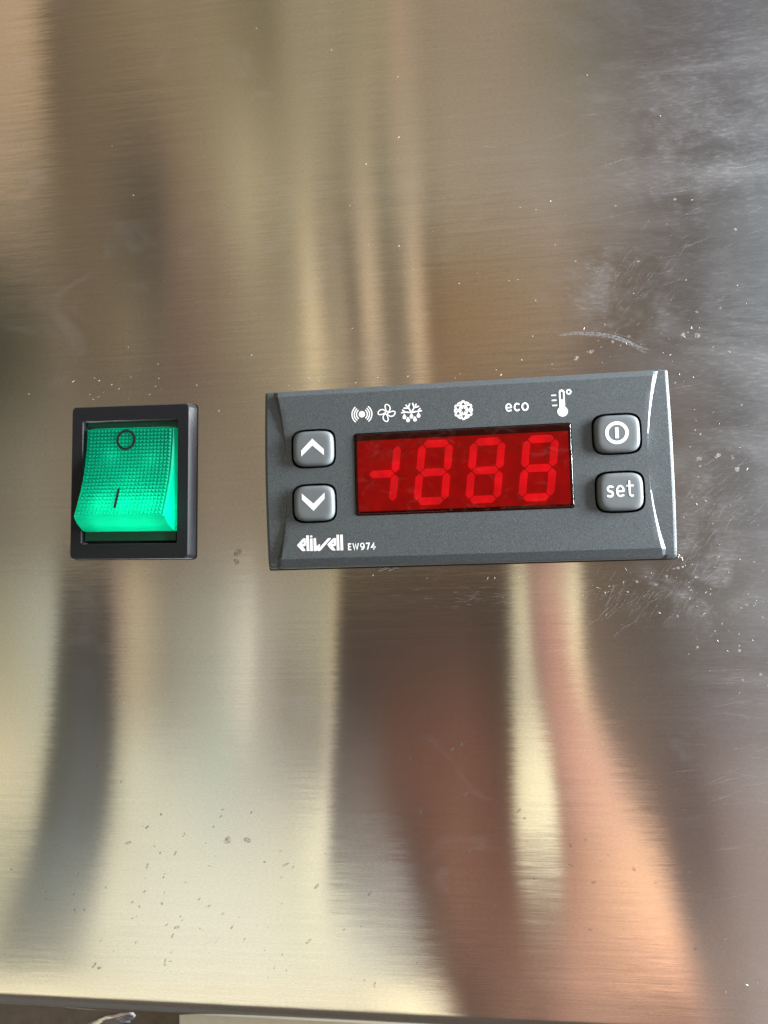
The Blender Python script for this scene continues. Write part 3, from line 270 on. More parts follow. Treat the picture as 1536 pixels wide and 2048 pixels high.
def simple(name, col_, rough=0.5, metallic=0.0, nscale=3.0, var=0.15, bdist=0.01, **kw):
    mt, t, out = material(name)
    n = noise_(t, mmcoord(t), nscale, 3, 0.6)
    c = ramp(t, n, [(0.3, tuple(x*(1-var) for x in col_)), (0.7, tuple(min(1, x*(1+var)) for x in col_))])
    principled(t, out, Base_Color=c, Roughness=rough, Metallic=metallic, Normal=bump(t, n, bdist), **kw)
    return mt
def glow(name, col_, emis, strength, rough=0.4):
    mt, t, out = material(name)
    n = noise_(t, mmcoord(t), 0.35, 3, 0.5)
    s = math_(t, 'MULTIPLY', math_(t, 'MULTIPLY_ADD', n, 1.2, 0.40), strength)
    principled(t, out, Base_Color=col_, Roughness=rough, Emission_Color=emis, Emission_Strength=s)
    return mt
def mat_red_glass():
    mt, t, out = material('red_window_glass')
    tr = N(t, 'ShaderNodeBsdfTransparent'); tr.inputs[0].default_value = (0.80, 0.03, 0.045, 1)
    g = N(t, 'ShaderNodeBsdfGlossy'); g.inputs['Roughness'].default_value = 0.05
    wv = noise_(t, mmcoord(t), 0.16, 2, 0.5); t.links.new(bump(t, wv, 0.25), g.inputs['Normal'])
    fr = N(t, 'ShaderNodeFresnel'); fr.inputs[0].default_value = 1.5
    sm = smooth(t, noise_(t, mmcoord(t, (0.3, 1, 0.5)), 1.0, 4, 0.6, 1.0), 0.55, 0.8)
    m1 = N(t, 'ShaderNodeMixShader'); t.links.new(fr.outputs[0], m1.inputs[0])
    t.links.new(tr.outputs[0], m1.inputs[1]); t.links.new(g.outputs[0], m1.inputs[2])
    d = N(t, 'ShaderNodeBsdfDiffuse'); d.inputs[0].default_value = (0.35, 0.25, 0.22, 1)
    m2 = N(t, 'ShaderNodeMixShader'); t.links.new(math_(t, 'MULTIPLY', sm, 0.055), m2.inputs[0])
    t.links.new(m1.outputs[0], m2.inputs[1]); t.links.new(d.outputs[0], m2.inputs[2])
    t.links.new(m2.outputs[0], out.inputs[0])
    return mt
def mat_green_lens(name, k=1.0):
    mt, t, out = material(name)
    gcol = (0.0, 0.60*k, 0.34*k, 1)
    tl = N(t, 'ShaderNodeBsdfTranslucent'); tl.inputs[0].default_value = gcol
    df = N(t, 'ShaderNodeBsdfDiffuse'); df.inputs[0].default_value = (0.0, 0.30*k, 0.18*k, 1)
    gl = N(t, 'ShaderNodeBsdfGlossy'); gl.inputs['Roughness'].default_value = 0.16
    gl.inputs[0].default_value = (0.9, 1, 1, 1)
    m1 = N(t, 'ShaderNodeMixShader'); m1.inputs[0].default_value = 0.45
    t.links.new(tl.outputs[0], m1.inputs[1]); t.links.new(df.outputs[0], m1.inputs[2])
    fr = N(t, 'ShaderNodeFresnel'); fr.inputs[0].default_value = 1.22
    m2 = N(t, 'ShaderNodeMixShader'); t.links.new(fr.outputs[0], m2.inputs[0])
    t.links.new(m1.outputs[0], m2.inputs[1]); t.links.new(gl.outputs[0], m2.inputs[2])
    t.links.new(m2.outputs[0], out.inputs[0])
    return mt
def mat_veil(name, colr, alpha, rough=0.6):
    mt, t, out = material(name)
    n = noise_(t, mmcoord(t, (1, 1, 1)), 2.5, 3, 0.6)
    tr = N(t, 'ShaderNodeBsdfTransparent')
    p = N(t, 'ShaderNodeBsdfPrincipled'); p.inputs['Base Color'].default_value = (*colr, 1)
    p.inputs['Roughness'].default_value = rough
    mx = N(t, 'ShaderNodeMixShader')
    t.links.new(math_(t, 'MULTIPLY', smooth(t, n, 0.3, 0.7), alpha, clamp=True), mx.inputs[0])
    t.links.new(tr.outputs[0], mx.inputs[1]); t.links.new(p.outputs[0], mx.inputs[2])
    t.links.new(mx.outputs[0], out.inputs[0])
    return mt
steel = mat_steel(); housing = mat_housing()
black = simple('black_plastic', (0.009, 0.010, 0.013), 0.5, nscale=4, var=0.25, bdist=0.04, Sheen_Weight=0.5, Sheen_Roughness=0.3, Specular_IOR_Level=0.3)
void = simple('black_shade', (0.004, 0.004, 0.004), 0.8)  # near-black standing in for shade in gaps, pockets and contact lines
btn_m = simple('grey_button_rubber', (0.14, 0.156, 0.166), 0.38, nscale=4, var=0.05, bdist=0.004)
white = simple('white_print', (0.86, 0.88, 0.88), 0.6, nscale=4, var=0.03, bdist=0.0)
ink = simple('black_print', (0.002, 0.004, 0.003), 0.7, var=0.0, bdist=0.0)
board_m = glow('red_display_board', (0.32, 0.01, 0.02), (1, 0.01, 0.05), 0.25)
rim_m = simple('dark_red_rim', (0.10, 0.004, 0.008), 0.3)
seg_m = glow('lit_red_segment', (0.7, 0.06, 0.06), (1.0, 0.14, 0.26), 0.70)
glass = mat_red_glass()
green = mat_green_lens('lit_green_plastic')
shaded_green = simple('shaded_green_plastic', (0.0, 0.055, 0.03), 0.25, var=0.1)  # darker copy of the cap's green, for the frame's shade
cream = simple('cream_board_paint', (0.86, 0.82, 0.66), 0.6, nscale=0.6, var=0.04)
brown = simple('dark_brown_steel', (0.19, 0.155, 0.125), 0.5, nscale=0.3, var=0.2)
foil_m = simple('crumpled_metal', (0.75, 0.75, 0.76), 0.22, 1.0, 1.5, 0.1, 0.08)
fleck_m = simple('pale_dust', (0.42, 0.41, 0.37), 0.5, var=0.1)
grime_m = mat_veil('brown_grime', (0.15, 0.13, 0.10), 0.48)
spot_m = mat_veil('dried_water', (0.55, 0.53, 0.48), 0.35)
scuff_m = mat_veil('pale_scuffing', (0.45, 0.46, 0.49), 0.17, 0.5)

# ------------------------------------------------------------------ the steel panel with its bent lower edge
def steel_panel():
    r, zt = 5.0, 260.0
    zc = -96.7
    prof = [(0.0, zt, 0)]
    for k in range(0, 49): prof.append((0.0, 200 + (zc-200)*k/48, 0))
    for k in range(1, 17):
        a = math.radians(90)*k/16
        prof.append((r-r*math.cos(a), zc-r*math.sin(a), 0))
    prof.append((26, zc-r, 0))
    inner = [(26, zc-r+1), (r, zc-r+1)]
    for k in range(15, -1, -1):
        a = math.radians(90)*k/16
        inner.append((r-(r-1)*math.cos(a), zc-(r-1)*math.sin(a)))
    inner.append((1.0, zt))
    P = [(p[0], p[1]) for p in prof]+inner
    xs = [-190+380*i/76 for i in range(77)]
    bm = bmesh.new(); uvl = bm.loops.layers.uv.new('brush')
    rows = []
    for x in xs:
        row = []
        for j, (y, z) in enumerate(P):
            row.append(bm.verts.new((x*MM, y*MM, z*MM)))
        rows.append(row)
    n = len(P); vv = {}
    for i in range(len(xs)-1):
        for j in range(n):
            k = (j+1) % n
            f = bm.faces.new((rows[i][j], rows[i][k], rows[i+1][k], rows[i+1][j]))
            for lp, (uu, w_) in zip(f.loops, ((xs[i], j), (xs[i], j+1), (xs[i+1], j+1), (xs[i+1], j))):
                lp[uvl].uv = (uu*0.01, w_*0.1)
    bm.faces.new(rows[0][::-1]); bm.faces.new(rows[-1])
    bmesh.ops.recalc_face_normals(bm, faces=bm.faces)
    me = bpy.data.meshes.new('steel_panel'); bm.to_mesh(me); bm.free()
    me.materials.append(steel)
    o = bpy.data.objects.new('steel_panel', me); C.objects.link(o)
    shade(me, 40)
    return tag(o, kind='structure')
steel_panel()
def box(name, x0, x1, y0, y1, z0, z1, mt, parent=None, bev=0.0):
    bm = bmesh.new(); bmesh.ops.create_cube(bm, size=1)
    for v in bm.verts:
        v.co = Vector(((x0+x1)/2+v.co.x*(x1-x0), (y0+y1)/2+v.co.y*(y1-y0), (z0+z1)/2+v.co.z*(z1-z0)))*MM
    if bev: bmesh.ops.bevel(bm, geom=bm.edges[:], offset=bev*MM, segments=3, profile=0.5, affect='EDGES')
    me = bpy.data.meshes.new(name); bm.to_mesh(me); bm.free(); me.materials.append(mt)
    o = bpy.data.objects.new(name, me); C.objects.link(o)
    if parent: o.parent = parent
    shade(me, 40)
    return o
tag(box('background', -190, 190, 30, 34, -260, -90, brown), kind='structure')
tag(box('cream_board', -60.3, 190, 9, 13, -200, -101.5, cream, bev=0.4),
    'cream board just below the bent lower edge of the steel panel', 'board')

# ------------------------------------------------------------------ controller
ctl = empty('temperature_controller', (0, 0, 0),
            'grey rectangular temperature controller with red display and four buttons set in the steel panel', 'controller')
YF = -4.2
def superellipse(cx, cz, a, b, n=4.2, seg=48):
    pts = []
    for i in range(seg):
        t = 2*math.pi*i/seg; c, s = math.cos(t), math.sin(t)
        pts.append((cx+a*math.copysign(abs(c)**(2/n), c), cz+b*math.copysign(abs(s)**(2/n), s)))
    return pts
def rrect(x0, x1, z0, z1, r, seg=5):
    pts = []
    for cx, cz, a0 in ((x1-r, z1-r, 0), (x0+r, z1-r, 90), (x0+r, z0+r, 180), (x1-r, z0+r, 270)):
        for k in range(seg+1):
            a = math.radians(a0+90*k/seg); pts.append((cx+r*math.cos(a), cz+r*math.sin(a)))
    return pts
BTN = [(-27.22, 5.12, 4.22, 3.65), (-27.28, -5.02, 4.22, 3.65), (27.2, 5.12, 4.3, 3.7), (27.28, -5.1, 4.3, 3.72)]
WIN = (-19.65, 19.5, -7.66, 7.56)
def housing_mesh():
    ztop, zbot = 16.42, -16.85
    zs = [zbot, zbot+0.22, -16.3, -15.25, -15.1, -14, -12, -10, -7.5, -5, -2.5, 0, 2.5, 5, 7.5, 10, 12, 13.6, 15.1, 15.25, 16.1, ztop-0.15, ztop]
    def arc(z): return 32.25+1.75*(z/15.8)**2
    def wing(z): return -(4.2-0.90*max(0.0, (min(1.0, abs(z/15.8))-0.18)/0.82)**1.5)
    def mainy(z):
        if z < -15.17: return -4.2+1.45*(-15.17-z)/1.5
        if z > 15.17: return -4.2+1.15*(z-15.17)/1.1
        return -4.2
    rows = []
    for z in zs:
        t = min(1, abs(z/15.8)); a = arc(z)
        ym = mainy(z); yw = max(wing(z), ym) if abs(z) > 15.17 else wing(z)
        endz = 0.0
        if z in (zs[0], zs[-1]): ym += 0.25; yw = ym
        wd = 0.12+0.70*t**2
        row = []
        xo = 36.5 - (0.35 if z in (zs[0], zs[-1]) else 0.0)
        for s in (-1, 1):
            pts = [(xo+0.5, 0.3), (xo+0.42, -1.2), (xo+0.10, yw+0.42), (xo-0.12, yw+0.10), (xo-0.45, yw), (xo-2.0, yw),
                   (a+wd, yw+0.0), (a+wd*0.55, yw*0.62+ym*0.38), (a+0.03, ym*0.95+yw*0.05), (a-0.10, ym), (a-1.0, ym)]
            pts = [(s*p[0], p[1]) for p in pts]
            if s == -1: left = pts
            else: rightp = pts[::-1]
        mid = [(x, ym) for x in (-24, -16, -8, 0, 8, 16, 24)]
        rows.append([(x, y, z) for x, y in left+mid+rightp])
    # base skirts above and below
    def skirt(row, z): return [[(p[0], -1.2 if p[1] < -1.2 else p[1], z) for p in row], [(p[0], 0.3, z) for p in row]]
    b = skirt(rows[0], zbot-0.12); tp = skirt(rows[-1], ztop+0.12)
    allr = [b[1], b[0]]+rows+[tp[0], tp[1]]
    nv = len(allr[0]); verts = [v for r_ in allr for v in r_]; faces = []
    for i in range(len(allr)-1):
        for j in range(nv-1):
            faces.append((i*nv+j, i*nv+j+1, (i+1)*nv+j+1, (i+1)*nv+j))
    border = [j for j in range(nv)]+[(i+1)*nv-1 for i in range(1, len(allr))]+[(len(allr)-1)*nv+j for j in range(nv-2, -1, -1)]+[i*nv for i in range(len(allr)-2, 0, -1)]
    faces.append(tuple(border[::-1]))
    return verts, faces
def prism(pts, y0, y1):
    n = len(pts); v = [(x, y0, z) for x, z in pts]+[(x, y1, z) for x, z in pts]
    f = [tuple(range(n)), tuple(range(2*n-1, n-1, -1))]+[(i, i+n, (i+1) % n+n, (i+1) % n) for i in range(n)]
    return v, f
v, f = housing_mesh()
hs = link('housing', v, f, [housing, void]); fix(hs.data)
holes = [superellipse(cx, cz, a, b) for cx, cz, a, b in BTN]+[rrect(*WIN, 0.55)]
cuts = []
for i, h in enumerate(holes):
    v, f = prism(h, -8, -0.9)
    c = link('cutter', v, f, [housing]); fix(c.data); cuts.append(c)
    md = hs.modifiers.new('b', 'BOOLEAN'); md.operation = 'DIFFERENCE'; md.object = c; md.solver = 'EXACT'
bpy.context.view_layer.update()
me = bpy.data.meshes.new_from_object(hs.evaluated_get(bpy.context.evaluated_depsgraph_get()))
hs.modifiers.clear(); hs.data = me
for c in cuts: bpy.data.objects.remove(c)
for p in me.polygons:
    c = p.center/MM
    p.material_index = 1 if (abs(c.x) < 32 and c.y > -3.9 and abs(c.z) < 10 and (c.y < -0.5)) else 0  # pocket walls and floors blackened to paint the shade in the gaps
shade(me, 13)
hs.parent = ctl
for i, h in enumerate(holes):     # fine chamfer ring round each opening
    pass

def contact_shade(name, parent, x0, x1, z0, z1, rad):  # thin black ring painting contact shade and grime round an outline
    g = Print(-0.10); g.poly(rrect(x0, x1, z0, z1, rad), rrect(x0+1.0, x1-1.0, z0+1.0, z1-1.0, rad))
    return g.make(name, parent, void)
# printed marks ------------------------------------------------------------
class Print:
    def __init__(s, y): s.y = y; s.v = []; s.f = []; s.k = 0
    def lift(s): s.k += 1; return s.y-0.012-0.010*(s.k % 5)
    def poly(s, outer, *hl):
        y = s.lift(); loops = [[Vector((p[0], p[1], 0)) for p in l] for l in (outer,)+hl]
        b = len(s.v); s.v += [(p.x, y, p.y) for l in loops for p in l]
        s.f += [tuple(b+i for i in tri) for tri in tessellate_polygon(loops)]
    def stroke(s, pts, wd, closed=False):
        y = s.lift(); n = len(pts); b = len(s.v); P = [Vector(p) for p in pts]; h = wd/2
        for i in range(n):
            pr = P[i-1] if (i > 0 or closed) else None
            nx = P[(i+1) % n] if (i < n-1 or closed) else None
            d1 = (P[i]-pr).normalized() if pr is not None else None
            d2 = (nx-P[i]).normalized() if nx is not None else None
            d = (d1 or d2) if (d1 is None or d2 is None) else (d1+d2).normalized()
            nn = Vector((-d.y, d.x)); k = 1.0
            if d1 is not None and d2 is not None: k = min(2.0, 1/max(0.4, nn.dot(Vector((-d2.y, d2.x)))))
            a = P[i]+nn*h*k; c = P[i]-nn*h*k
            s.v += [(a.x, y, a.y), (c.x, y, c.y)]
        for i in range(n if closed else n-1):
            j = (i+1) % n; s.f.append((b+2*i, b+2*i+1, b+2*j+1, b+2*j))
        if not closed:
            for e, (p, q) in enumerate(((P[0], P[1]), (P[-1], P[-2]))):
                d = (p-q).normalized(); a0 = math.atan2(d.y, d.x); b2 = len(s.v)
                for k in range(7):
                    a = a0-math.pi/2+math.pi*k/6; s.v.append((p.x+h*math.cos(a), y, p.y+h*math.sin(a)))
                s.f.append(tuple(range(b2, b2+7)))
    def disc(s, cx, cz, r, ri=0, seg=40):
        o = [(cx+r*math.cos(2*math.pi*i/seg), cz+r*math.sin(2*math.pi*i/seg)) for i in range(seg)]
        if ri: s.poly(o, [(cx+ri*math.cos(2*math.pi*i/seg), cz+ri*math.sin(2*math.pi*i/seg)) for i in range(seg)])
        else: s.poly(o)
    def word(s, body, x0, x1, z0, xh, wd):
        """lower-case or capital strokes laid between x0 and x1 on the base line z0; xh = height of x or of the capitals"""
        h = wd/2
        adv = {'e': .98, 'c': .86, 'o': 1.04, 's': .80, 't': .78, 'E': .60, 'W': 1.12, '9': .80, '7': .70, '4': .80}
        gap = .22 if body.islower() else .16
        tot = sum(adv[c] for c in body)+gap*(len(body)-1); k = (x1-x0)/tot; x = x0
        def arc(cx, cz, rx, rz, a0, a1, n=18): return [(cx+rx*math.cos(math.radians(a0+(a1-a0)*i/n)), cz+rz*math.sin(math.radians(a0+(a1-a0)*i/n))) for i in range(n+1)]
        for c in body:
            w_ = adv[c]*k; l, r_ = x+h, x+w_-h; b, t = z0+h, z0+xh-h; cx, cz = (l+r_)/2, (b+t)/2; rx, rz = (r_-l)/2, (t-b)/2
            if c == 'e': s.stroke(arc(cx, cz, rx, rz, 0, 300, 26)+[(r_-.05*w_, b+.06*xh)], wd*.92); s.stroke([(l+.02, cz-.02*xh), (r_-.02, cz-.02*xh)], wd*.8)
            if c == 'c': s.stroke([(r_, t-.08*xh)]+arc(cx+.15*rx, cz, rx*1.15, rz, 75, 285, 20)+[(r_, b+.08*xh)], wd)
            if c == 'o': s.stroke(arc(cx, cz, rx, rz, 0, 360, 28)[:-1], wd, True)
            if c == 's': s.stroke([(r_, t-.05*xh)]+arc(cx, (t+cz)/2, rx*.95, rz*.5, 70, 255, 10)+arc(cx, (b+cz)/2, rx*.95, rz*.5, 75, -110, 10)+[(l, b+.05*xh)], wd)
            if c == 't':
                sx0 = x+.40*w_; q = .26*w_
                s.stroke([(sx0, t+.36*xh), (sx0, b+.24*xh)]+arc(sx0+q, b+.24*xh, q, .24*xh, 190, 275, 8)+[(r_, b+.01*xh)], wd*.9)
                s.poly([(x-.02, t-wd*.40), (x+w_, t-wd*.40), (x+w_, t+wd*.42), (x-.02, t+wd*.42)])
            if c == 'E':
                s.stroke([(r_, t), (l, t), (l, b), (r_, b)], wd); s.stroke([(l, cz), (r_-.06*k, cz)], wd)
            if c == 'W': s.stroke([(l, t), (l+.26*(r_-l), b), (cx, t-.05*xh), (r_-.26*(r_-l), b), (r_, t)], wd*.95)
            if c == '9': s.stroke(arc(cx, t-.25*xh, rx, .27*xh, 0, 360, 20)[:-1], wd*.9, True); s.stroke(arc(cx-.3*rx, cz, rx*1.3, rz*1.0, 0, -95, 8), wd)
            if c == '7': s.stroke([(l, t), (r_, t), (l+.28*w_, b)], wd)
            if c == '4': s.stroke([(r_+.03*k, b+.26*xh), (l, b+.26*xh), (r_-.24*w_, t), (r_-.24*w_, b)], wd)
            x += w_+gap*k
    def make(s, name, parent, mt=None):
        o = link(name, s.v, s.f, mt or white, parent)
        bm = bmesh.new(); bm.from_mesh(o.data); bm.normal_update()
        for fc in bm.faces:
            if fc.normal.y > 0: fc.normal_flip()
        bm.to_mesh(o.data); bm.free()
        return o
contact_shade('contact_shade', ctl, -37.25, 37.22, -17.22, 16.78, 0.4)
# alarm
p = Print(YF); cx, cz = -18.0, 11.05
p.disc(cx, cz, 0.60)
for rr in (0.98, 1.38, 1.80):
    for sgn in (0, 180):
        p.stroke([(cx+rr*math.cos(math.radians(sgn+a))*1.03, cz+rr*math.sin(math.radians(sgn+a))) for a in range(-48, 49, 6)], 0.23)
p.make('alarm_symbol', ctl)
# fan
p = Print(YF); cx, cz = -13.42, 11.04
for q in range(4):
    a0 = math.radians(62+90*q); pts = []
    for k in range(22):
        t_ = 2*math.pi*k/22
        lx = 0.84+0.62*math.cos(t_); lz = 0.50*math.sin(t_)*(1+0.30*math.cos(t_))+0.42*(lx-0.3)**1
        pts.append((cx+lx*math.cos(a0)-lz*math.sin(a0), cz+lx*math.sin(a0)+lz*math.cos(a0)))
    p.stroke(pts, 0.22, True)
p.make('fan_symbol', ctl)
# defrost: half a snow crystal over falling drops
p = Print(YF); cx, cz = -8.86, 11.02
def st(pts, wd=0.27): p.stroke([(cx+a, cz+b) for a, b in pts], wd)
st([(-1.8, -0.10), (-1.0, -0.02), (-0.3, -0.12), (0.3, -0.10), (1.0, 0.0), (1.82, 0.08)])
st([(-1.62, 0.38), (-1.18, 0.02)]); st([(1.6, 0.48), (1.18, 0.05)])
st([(-0.08, 0.0), (-0.62, 0.95)]); st([(0.12, 0.0), (0.62, 0.98)])
st([(-0.62, 0.62), (-0.28, 1.45)]); st([(-0.62, 0.85), (-0.95, 1.25)]); st([(-0.55, 0.70), (-1.35, 0.72)])
st([(0.5, 0.75), (0.28, 1.5)]); st([(0.6, 0.9), (0.9, 1.32)]); st([(0.52, 0.72), (1.35, 0.92)])
for dx, dz in ((-1.3, -0.95), (-0.02, -0.90), (1.28, -0.82), (-0.66, -1.52), (0.60, -1.48)):
    pts = [(cx+dx+0.36*math.cos(math.radians(a)), cz+dz+0.36*math.sin(math.radians(a))) for a in range(150, 391, 16)]
    p.poly([(cx+dx, cz+dz+0.68)]+pts)
p.make('defrost_symbol', ctl)
# snow crystal: lace disc
p = Print(YF); cx, cz = 0.57, 10.78
def pol(r_, a): return (cx+r_*math.cos(math.radians(a)), cz+r_*math.sin(math.radians(a)))
outer = []
for q in range(6):
    a = 90+60*q
    outer += [pol(1.80, a-7), pol(1.80, a+7), pol(1.52, a+15), pol(1.68, a+18), pol(1.70, a+30), pol(1.68, a+42), pol(1.52, a+45)]
hl = []
for q in range(6):
    a = 90+60*q
    hl.append([pol(1.54, a), pol(0.96, a+22), pol(0.96, a-22)])
    hl.append([pol(1.58, a+22), pol(1.12, a+27.5), pol(1.12, a+32.5), pol(1.58, a+38), pol(1.25, a+30)])
star = []
for q in range(6): star += [pol(0.78, 90+60*q), pol(0.24, 120+60*q)]
hl.append(star)
p.poly(outer, *hl)
p.make('snowflake_symbol', ctl)
# eco
p = Print(YF); p.word('eco', 8.05, 12.2, 10.05, 1.55, 0.30); p.make('eco_text', ctl)
# thermometer
p = Print(YF); cx = 18.05
p.disc(cx+0.03, 9.60, 0.92)
def capsule(x0, x1, z0, z1):
    r_ = (x1-x0)/2; c_ = (x0+x1)/2
    return [(x0, z0), (x1, z0)]+[(c_+r_*math.cos(math.radians(a)), z1-r_+r_*math.sin(math.radians(a))) for a in range(0, 181, 15)]
p.poly(capsule(cx-0.50, cx+0.50, 9.9, 13.55), capsule(cx-0.21, cx+0.21, 11.75, 13.2))
p.disc(19.28, 13.05, 0.50, 0.22)
for z_, xl in ((12.57, 16.3), (11.68, 16.35), (10.76, 16.42)):
    p.stroke([(xl, z_), (xl+0.66, z_+0.0)], 0.25)
p.make('thermometer_symbol', ctl)
# maker's word mark and type number
LG = {'e': [(-30.79, -12.65), (-29.66, -11.48), (-29.41, -11.37), (-29.13, -11.42), (-29.08, -11.54), (-29.1, -12.79), (-29.63, -12.9), (-29.16, -13.57), (-29.26, -13.75), (-29.78, -13.75), (-30.26, -13.26)], 'eh': [(-29.84, -12.45), (-29.53, -12.01), (-29.48, -12.42)], 'l1': [(-29.02, -10.88), (-28.48, -10.87), (-28.43, -13.75), (-28.97, -13.76)], 'dot': [(-28.28, -11.05), (-28.16, -10.91), (-27.9, -10.91), (-27.8, -11.06), (-27.84, -11.25), (-28.0, -11.32), (-28.2, -11.28)], 'i1': [(-28.3, -11.48), (-27.81, -11.46), (-27.79, -13.77), (-28.31, -13.77)], 'w1': [(-27.64, -11.46), (-27.21, -11.42), (-27.16, -11.72), (-27.07, -12.98), (-26.6, -12.54), (-26.42, -12.64), (-26.52, -13.17), (-24.94, -11.55), (-24.72, -11.5), (-24.33, -11.54), (-24.42, -11.69), (-26.35, -13.71), (-26.54, -13.83), (-26.87, -13.82), (-26.96, -13.64), (-27.21, -13.81), (-27.64, -13.79)], 'e2': [(-25.11, -12.68), (-24.05, -11.66), (-23.84, -11.55), (-23.5, -11.54), (-23.43, -11.72), (-23.47, -12.94), (-24.03, -13.05), (-23.56, -13.68), (-23.63, -13.82), (-24.17, -13.8), (-24.64, -13.35)], 'e2h': [(-24.2, -12.62), (-23.91, -12.22), (-23.86, -12.6)], 'l2': [(-23.34, -10.95), (-22.86, -10.94), (-22.81, -13.82), (-23.34, -13.83)], 'l3': [(-22.66, -10.95), (-22.15, -10.94), (-22.11, -13.82), (-22.64, -13.83)]}
p = Print(YF)
p.poly(LG['e'], LG['eh']); p.poly(LG['e2'], LG['e2h'])
for k in ('l1', 'dot', 'i1', 'w1', 'l2', 'l3'): p.poly(LG[k])
p.make('maker_lettering', ctl)
p = Print(YF); p.word('EW974', -21.25, -16.15, -13.86, 1.30, 0.24); p.make('type_number', ctl)

# buttons -------------------------------------------------------------------
def button(name, cx, cz, a, b, label):
    rings = [(0.38, -0.95), (0.40, -4.05), (0.46, -4.50), (0.58, -4.82), (0.80, -5.02), (1.12, -5.12), (1.6, -5.14), (2.6, -5.15)]
    verts = []; faces = []; seg = 64
    for ins, y in rings:
        k = ins*0.96
        n_ = 4.2 if ins < 1.2 else 3.8
        verts += [(x, y, z) for x, z in superellipse(0, 0, a-k, b-k, n_, seg)]
    for i in range(len(rings)-1):
        for j in range(seg):
            faces.append((i*seg+j, i*seg+(j+1) % seg, (i+1)*seg+(j+1) % seg, (i+1)*seg+j))
    faces.append(tuple((len(rings)-1)*seg+j for j in range(seg))); faces.append(tuple(range(seg-1, -1, -1)))
    o = link(name, verts, faces, btn_m, ctl); fix(o.data); shade(o.data, 50)
    o.location = (cx*MM, 0, cz*MM); o['label'] = label
    return o
labs = ['grey button marked with an upward arrow', 'grey button marked with a downward arrow',
        'grey button marked with a power symbol', 'grey button marked set']
B = [button('button', *BTN[i], labs[i]) for i in range(4)]
YB = -5.15
p = Print(YB); p.poly([(-2.15, -1.52), (-2.15, -0.38), (0.0, 1.73), (2.12, -0.32), (2.12, -1.46), (0.0, 0.45)]); p.make('up_arrow', B[0])
p = Print(YB); p.poly([(-2.15, 1.82), (-2.15, 0.70), (0.0, -1.46), (2.12, 0.72), (2.12, 1.84), (0.0, -0.12)]); p.make('down_arrow', B[1])
p = Print(YB); p.disc(-0.13, 0.06, 2.0, 1.41, 56); p.poly([(-0.43, -0.90), (0.17, -0.90), (0.17, 0.98), (-0.43, 0.98)]); p.make('power_symbol', B[2])
p = Print(YB); p.word('set', -2.40, 2.18, -1.00, 2.12, 0.36); p.make('set_text', B[3])

# display -------------------------------------------------------------------
board = link('display_board', *prism(rrect(WIN[0]+0.03, WIN[1]-0.03, WIN[2]+0.03, WIN[3]-0.03, 0.5), -2.4, -1.0), board_m, ctl)
fix(board.data)
def seg(cx, cz, ax, az, bx, bz, name='segment'):
    d = Vector((bx-ax, bz-az)); L_ = d.length; d /= L_; nn = Vector((-d.y, d.x)); g = 0.14; h = 0.67
    A = Vector((ax, az))+d*g; E = Vector((bx, bz))-d*g
    pts = []
    for P_, s_ in ((A, 1), (E, -1)):
        q = [P_+d*s_*h*1.02+nn*h*s_, P_+d*s_*0.12+nn*0.10*s_, P_+d*s_*0.12-nn*0.10*s_, P_+d*s_*h*1.02-nn*h*s_]
        pts += q
    sk = 0.125
    v2 = [(cx+q.x+q.y*sk, cz+q.y) for q in pts]
    v, f = prism(v2, -2.62, -2.41)
    o = link(name, v, f, seg_m, board); fix(o.data); return o
W_, H_ = 2.50, 5.25
S7 = {'a': (-W_, H_, W_, H_), 'b': (W_, H_, W_, 0), 'c': (W_, 0, W_, -H_), 'd': (-W_, -H_, W_, -H_), 'e': (-W_, 0, -W_, -H_), 'f': (-W_, H_, -W_, 0), 'g': (-W_, 0, W_, 0)}
for cx, cz, which in ((-14.9, 0.04, 'bcg'), (-5.34, -0.03, 'abcdefg'), (4.12, -0.10, 'abcdefg'), (13.6, -0.10, 'abcdefg')):
    for ch in which: seg(cx, cz, *S7[ch])
wr = Print(-2.85)
wr.poly(rrect(WIN[0]+.02, WIN[1]-.02, WIN[2]+.02, WIN[3]-.02, .5), rrect(WIN[0]+.35, WIN[1]-.5, WIN[2]+.85, WIN[3]-1.25, .3))
wr.make('window_rim', ctl, rim_m)
# red window: slab with bevelled rim
def window():
    x0, x1, z0, z1 = WIN
    rings = [(0.05, -2.95, .5), (0.05, -4.08, .5), (0.10, -4.24, .5), (0.24, -4.36, .45), (0.42, -4.41, .4), (0.7, -4.42, .35)]
    verts = []; faces = []; n = 24
    rr = []
    for ins, y, r_ in rings:
        pts = rrect(x0+ins, x1-ins, z0+ins, z1-ins, r_)
        n = len(pts); verts += [(x, y, z) for x, z in pts]
    for i in range(len(rings)-1):
        for j in range(n): faces.append((i*n+j, i*n+(j+1) % n, (i+1)*n+(j+1) % n, (i+1)*n+j))
    faces.append(tuple((len(rings)-1)*n+j for j in range(n)))
    o = link('display_window', verts, faces, glass, ctl); fix(o.data); shade(o.data, 45)
    # front sheet faces the viewer
    bm = bmesh.new(); bm.from_mesh(o.data)
    bm.faces.ensure_lookup_table(); big = max(bm.faces, key=lambda q: q.calc_area()); bm.normal_update()
    if big.normal.y > 0: bmesh.ops.reverse_faces(bm, faces=bm.faces)
    bm.to_mesh(o.data); bm.free()
window()

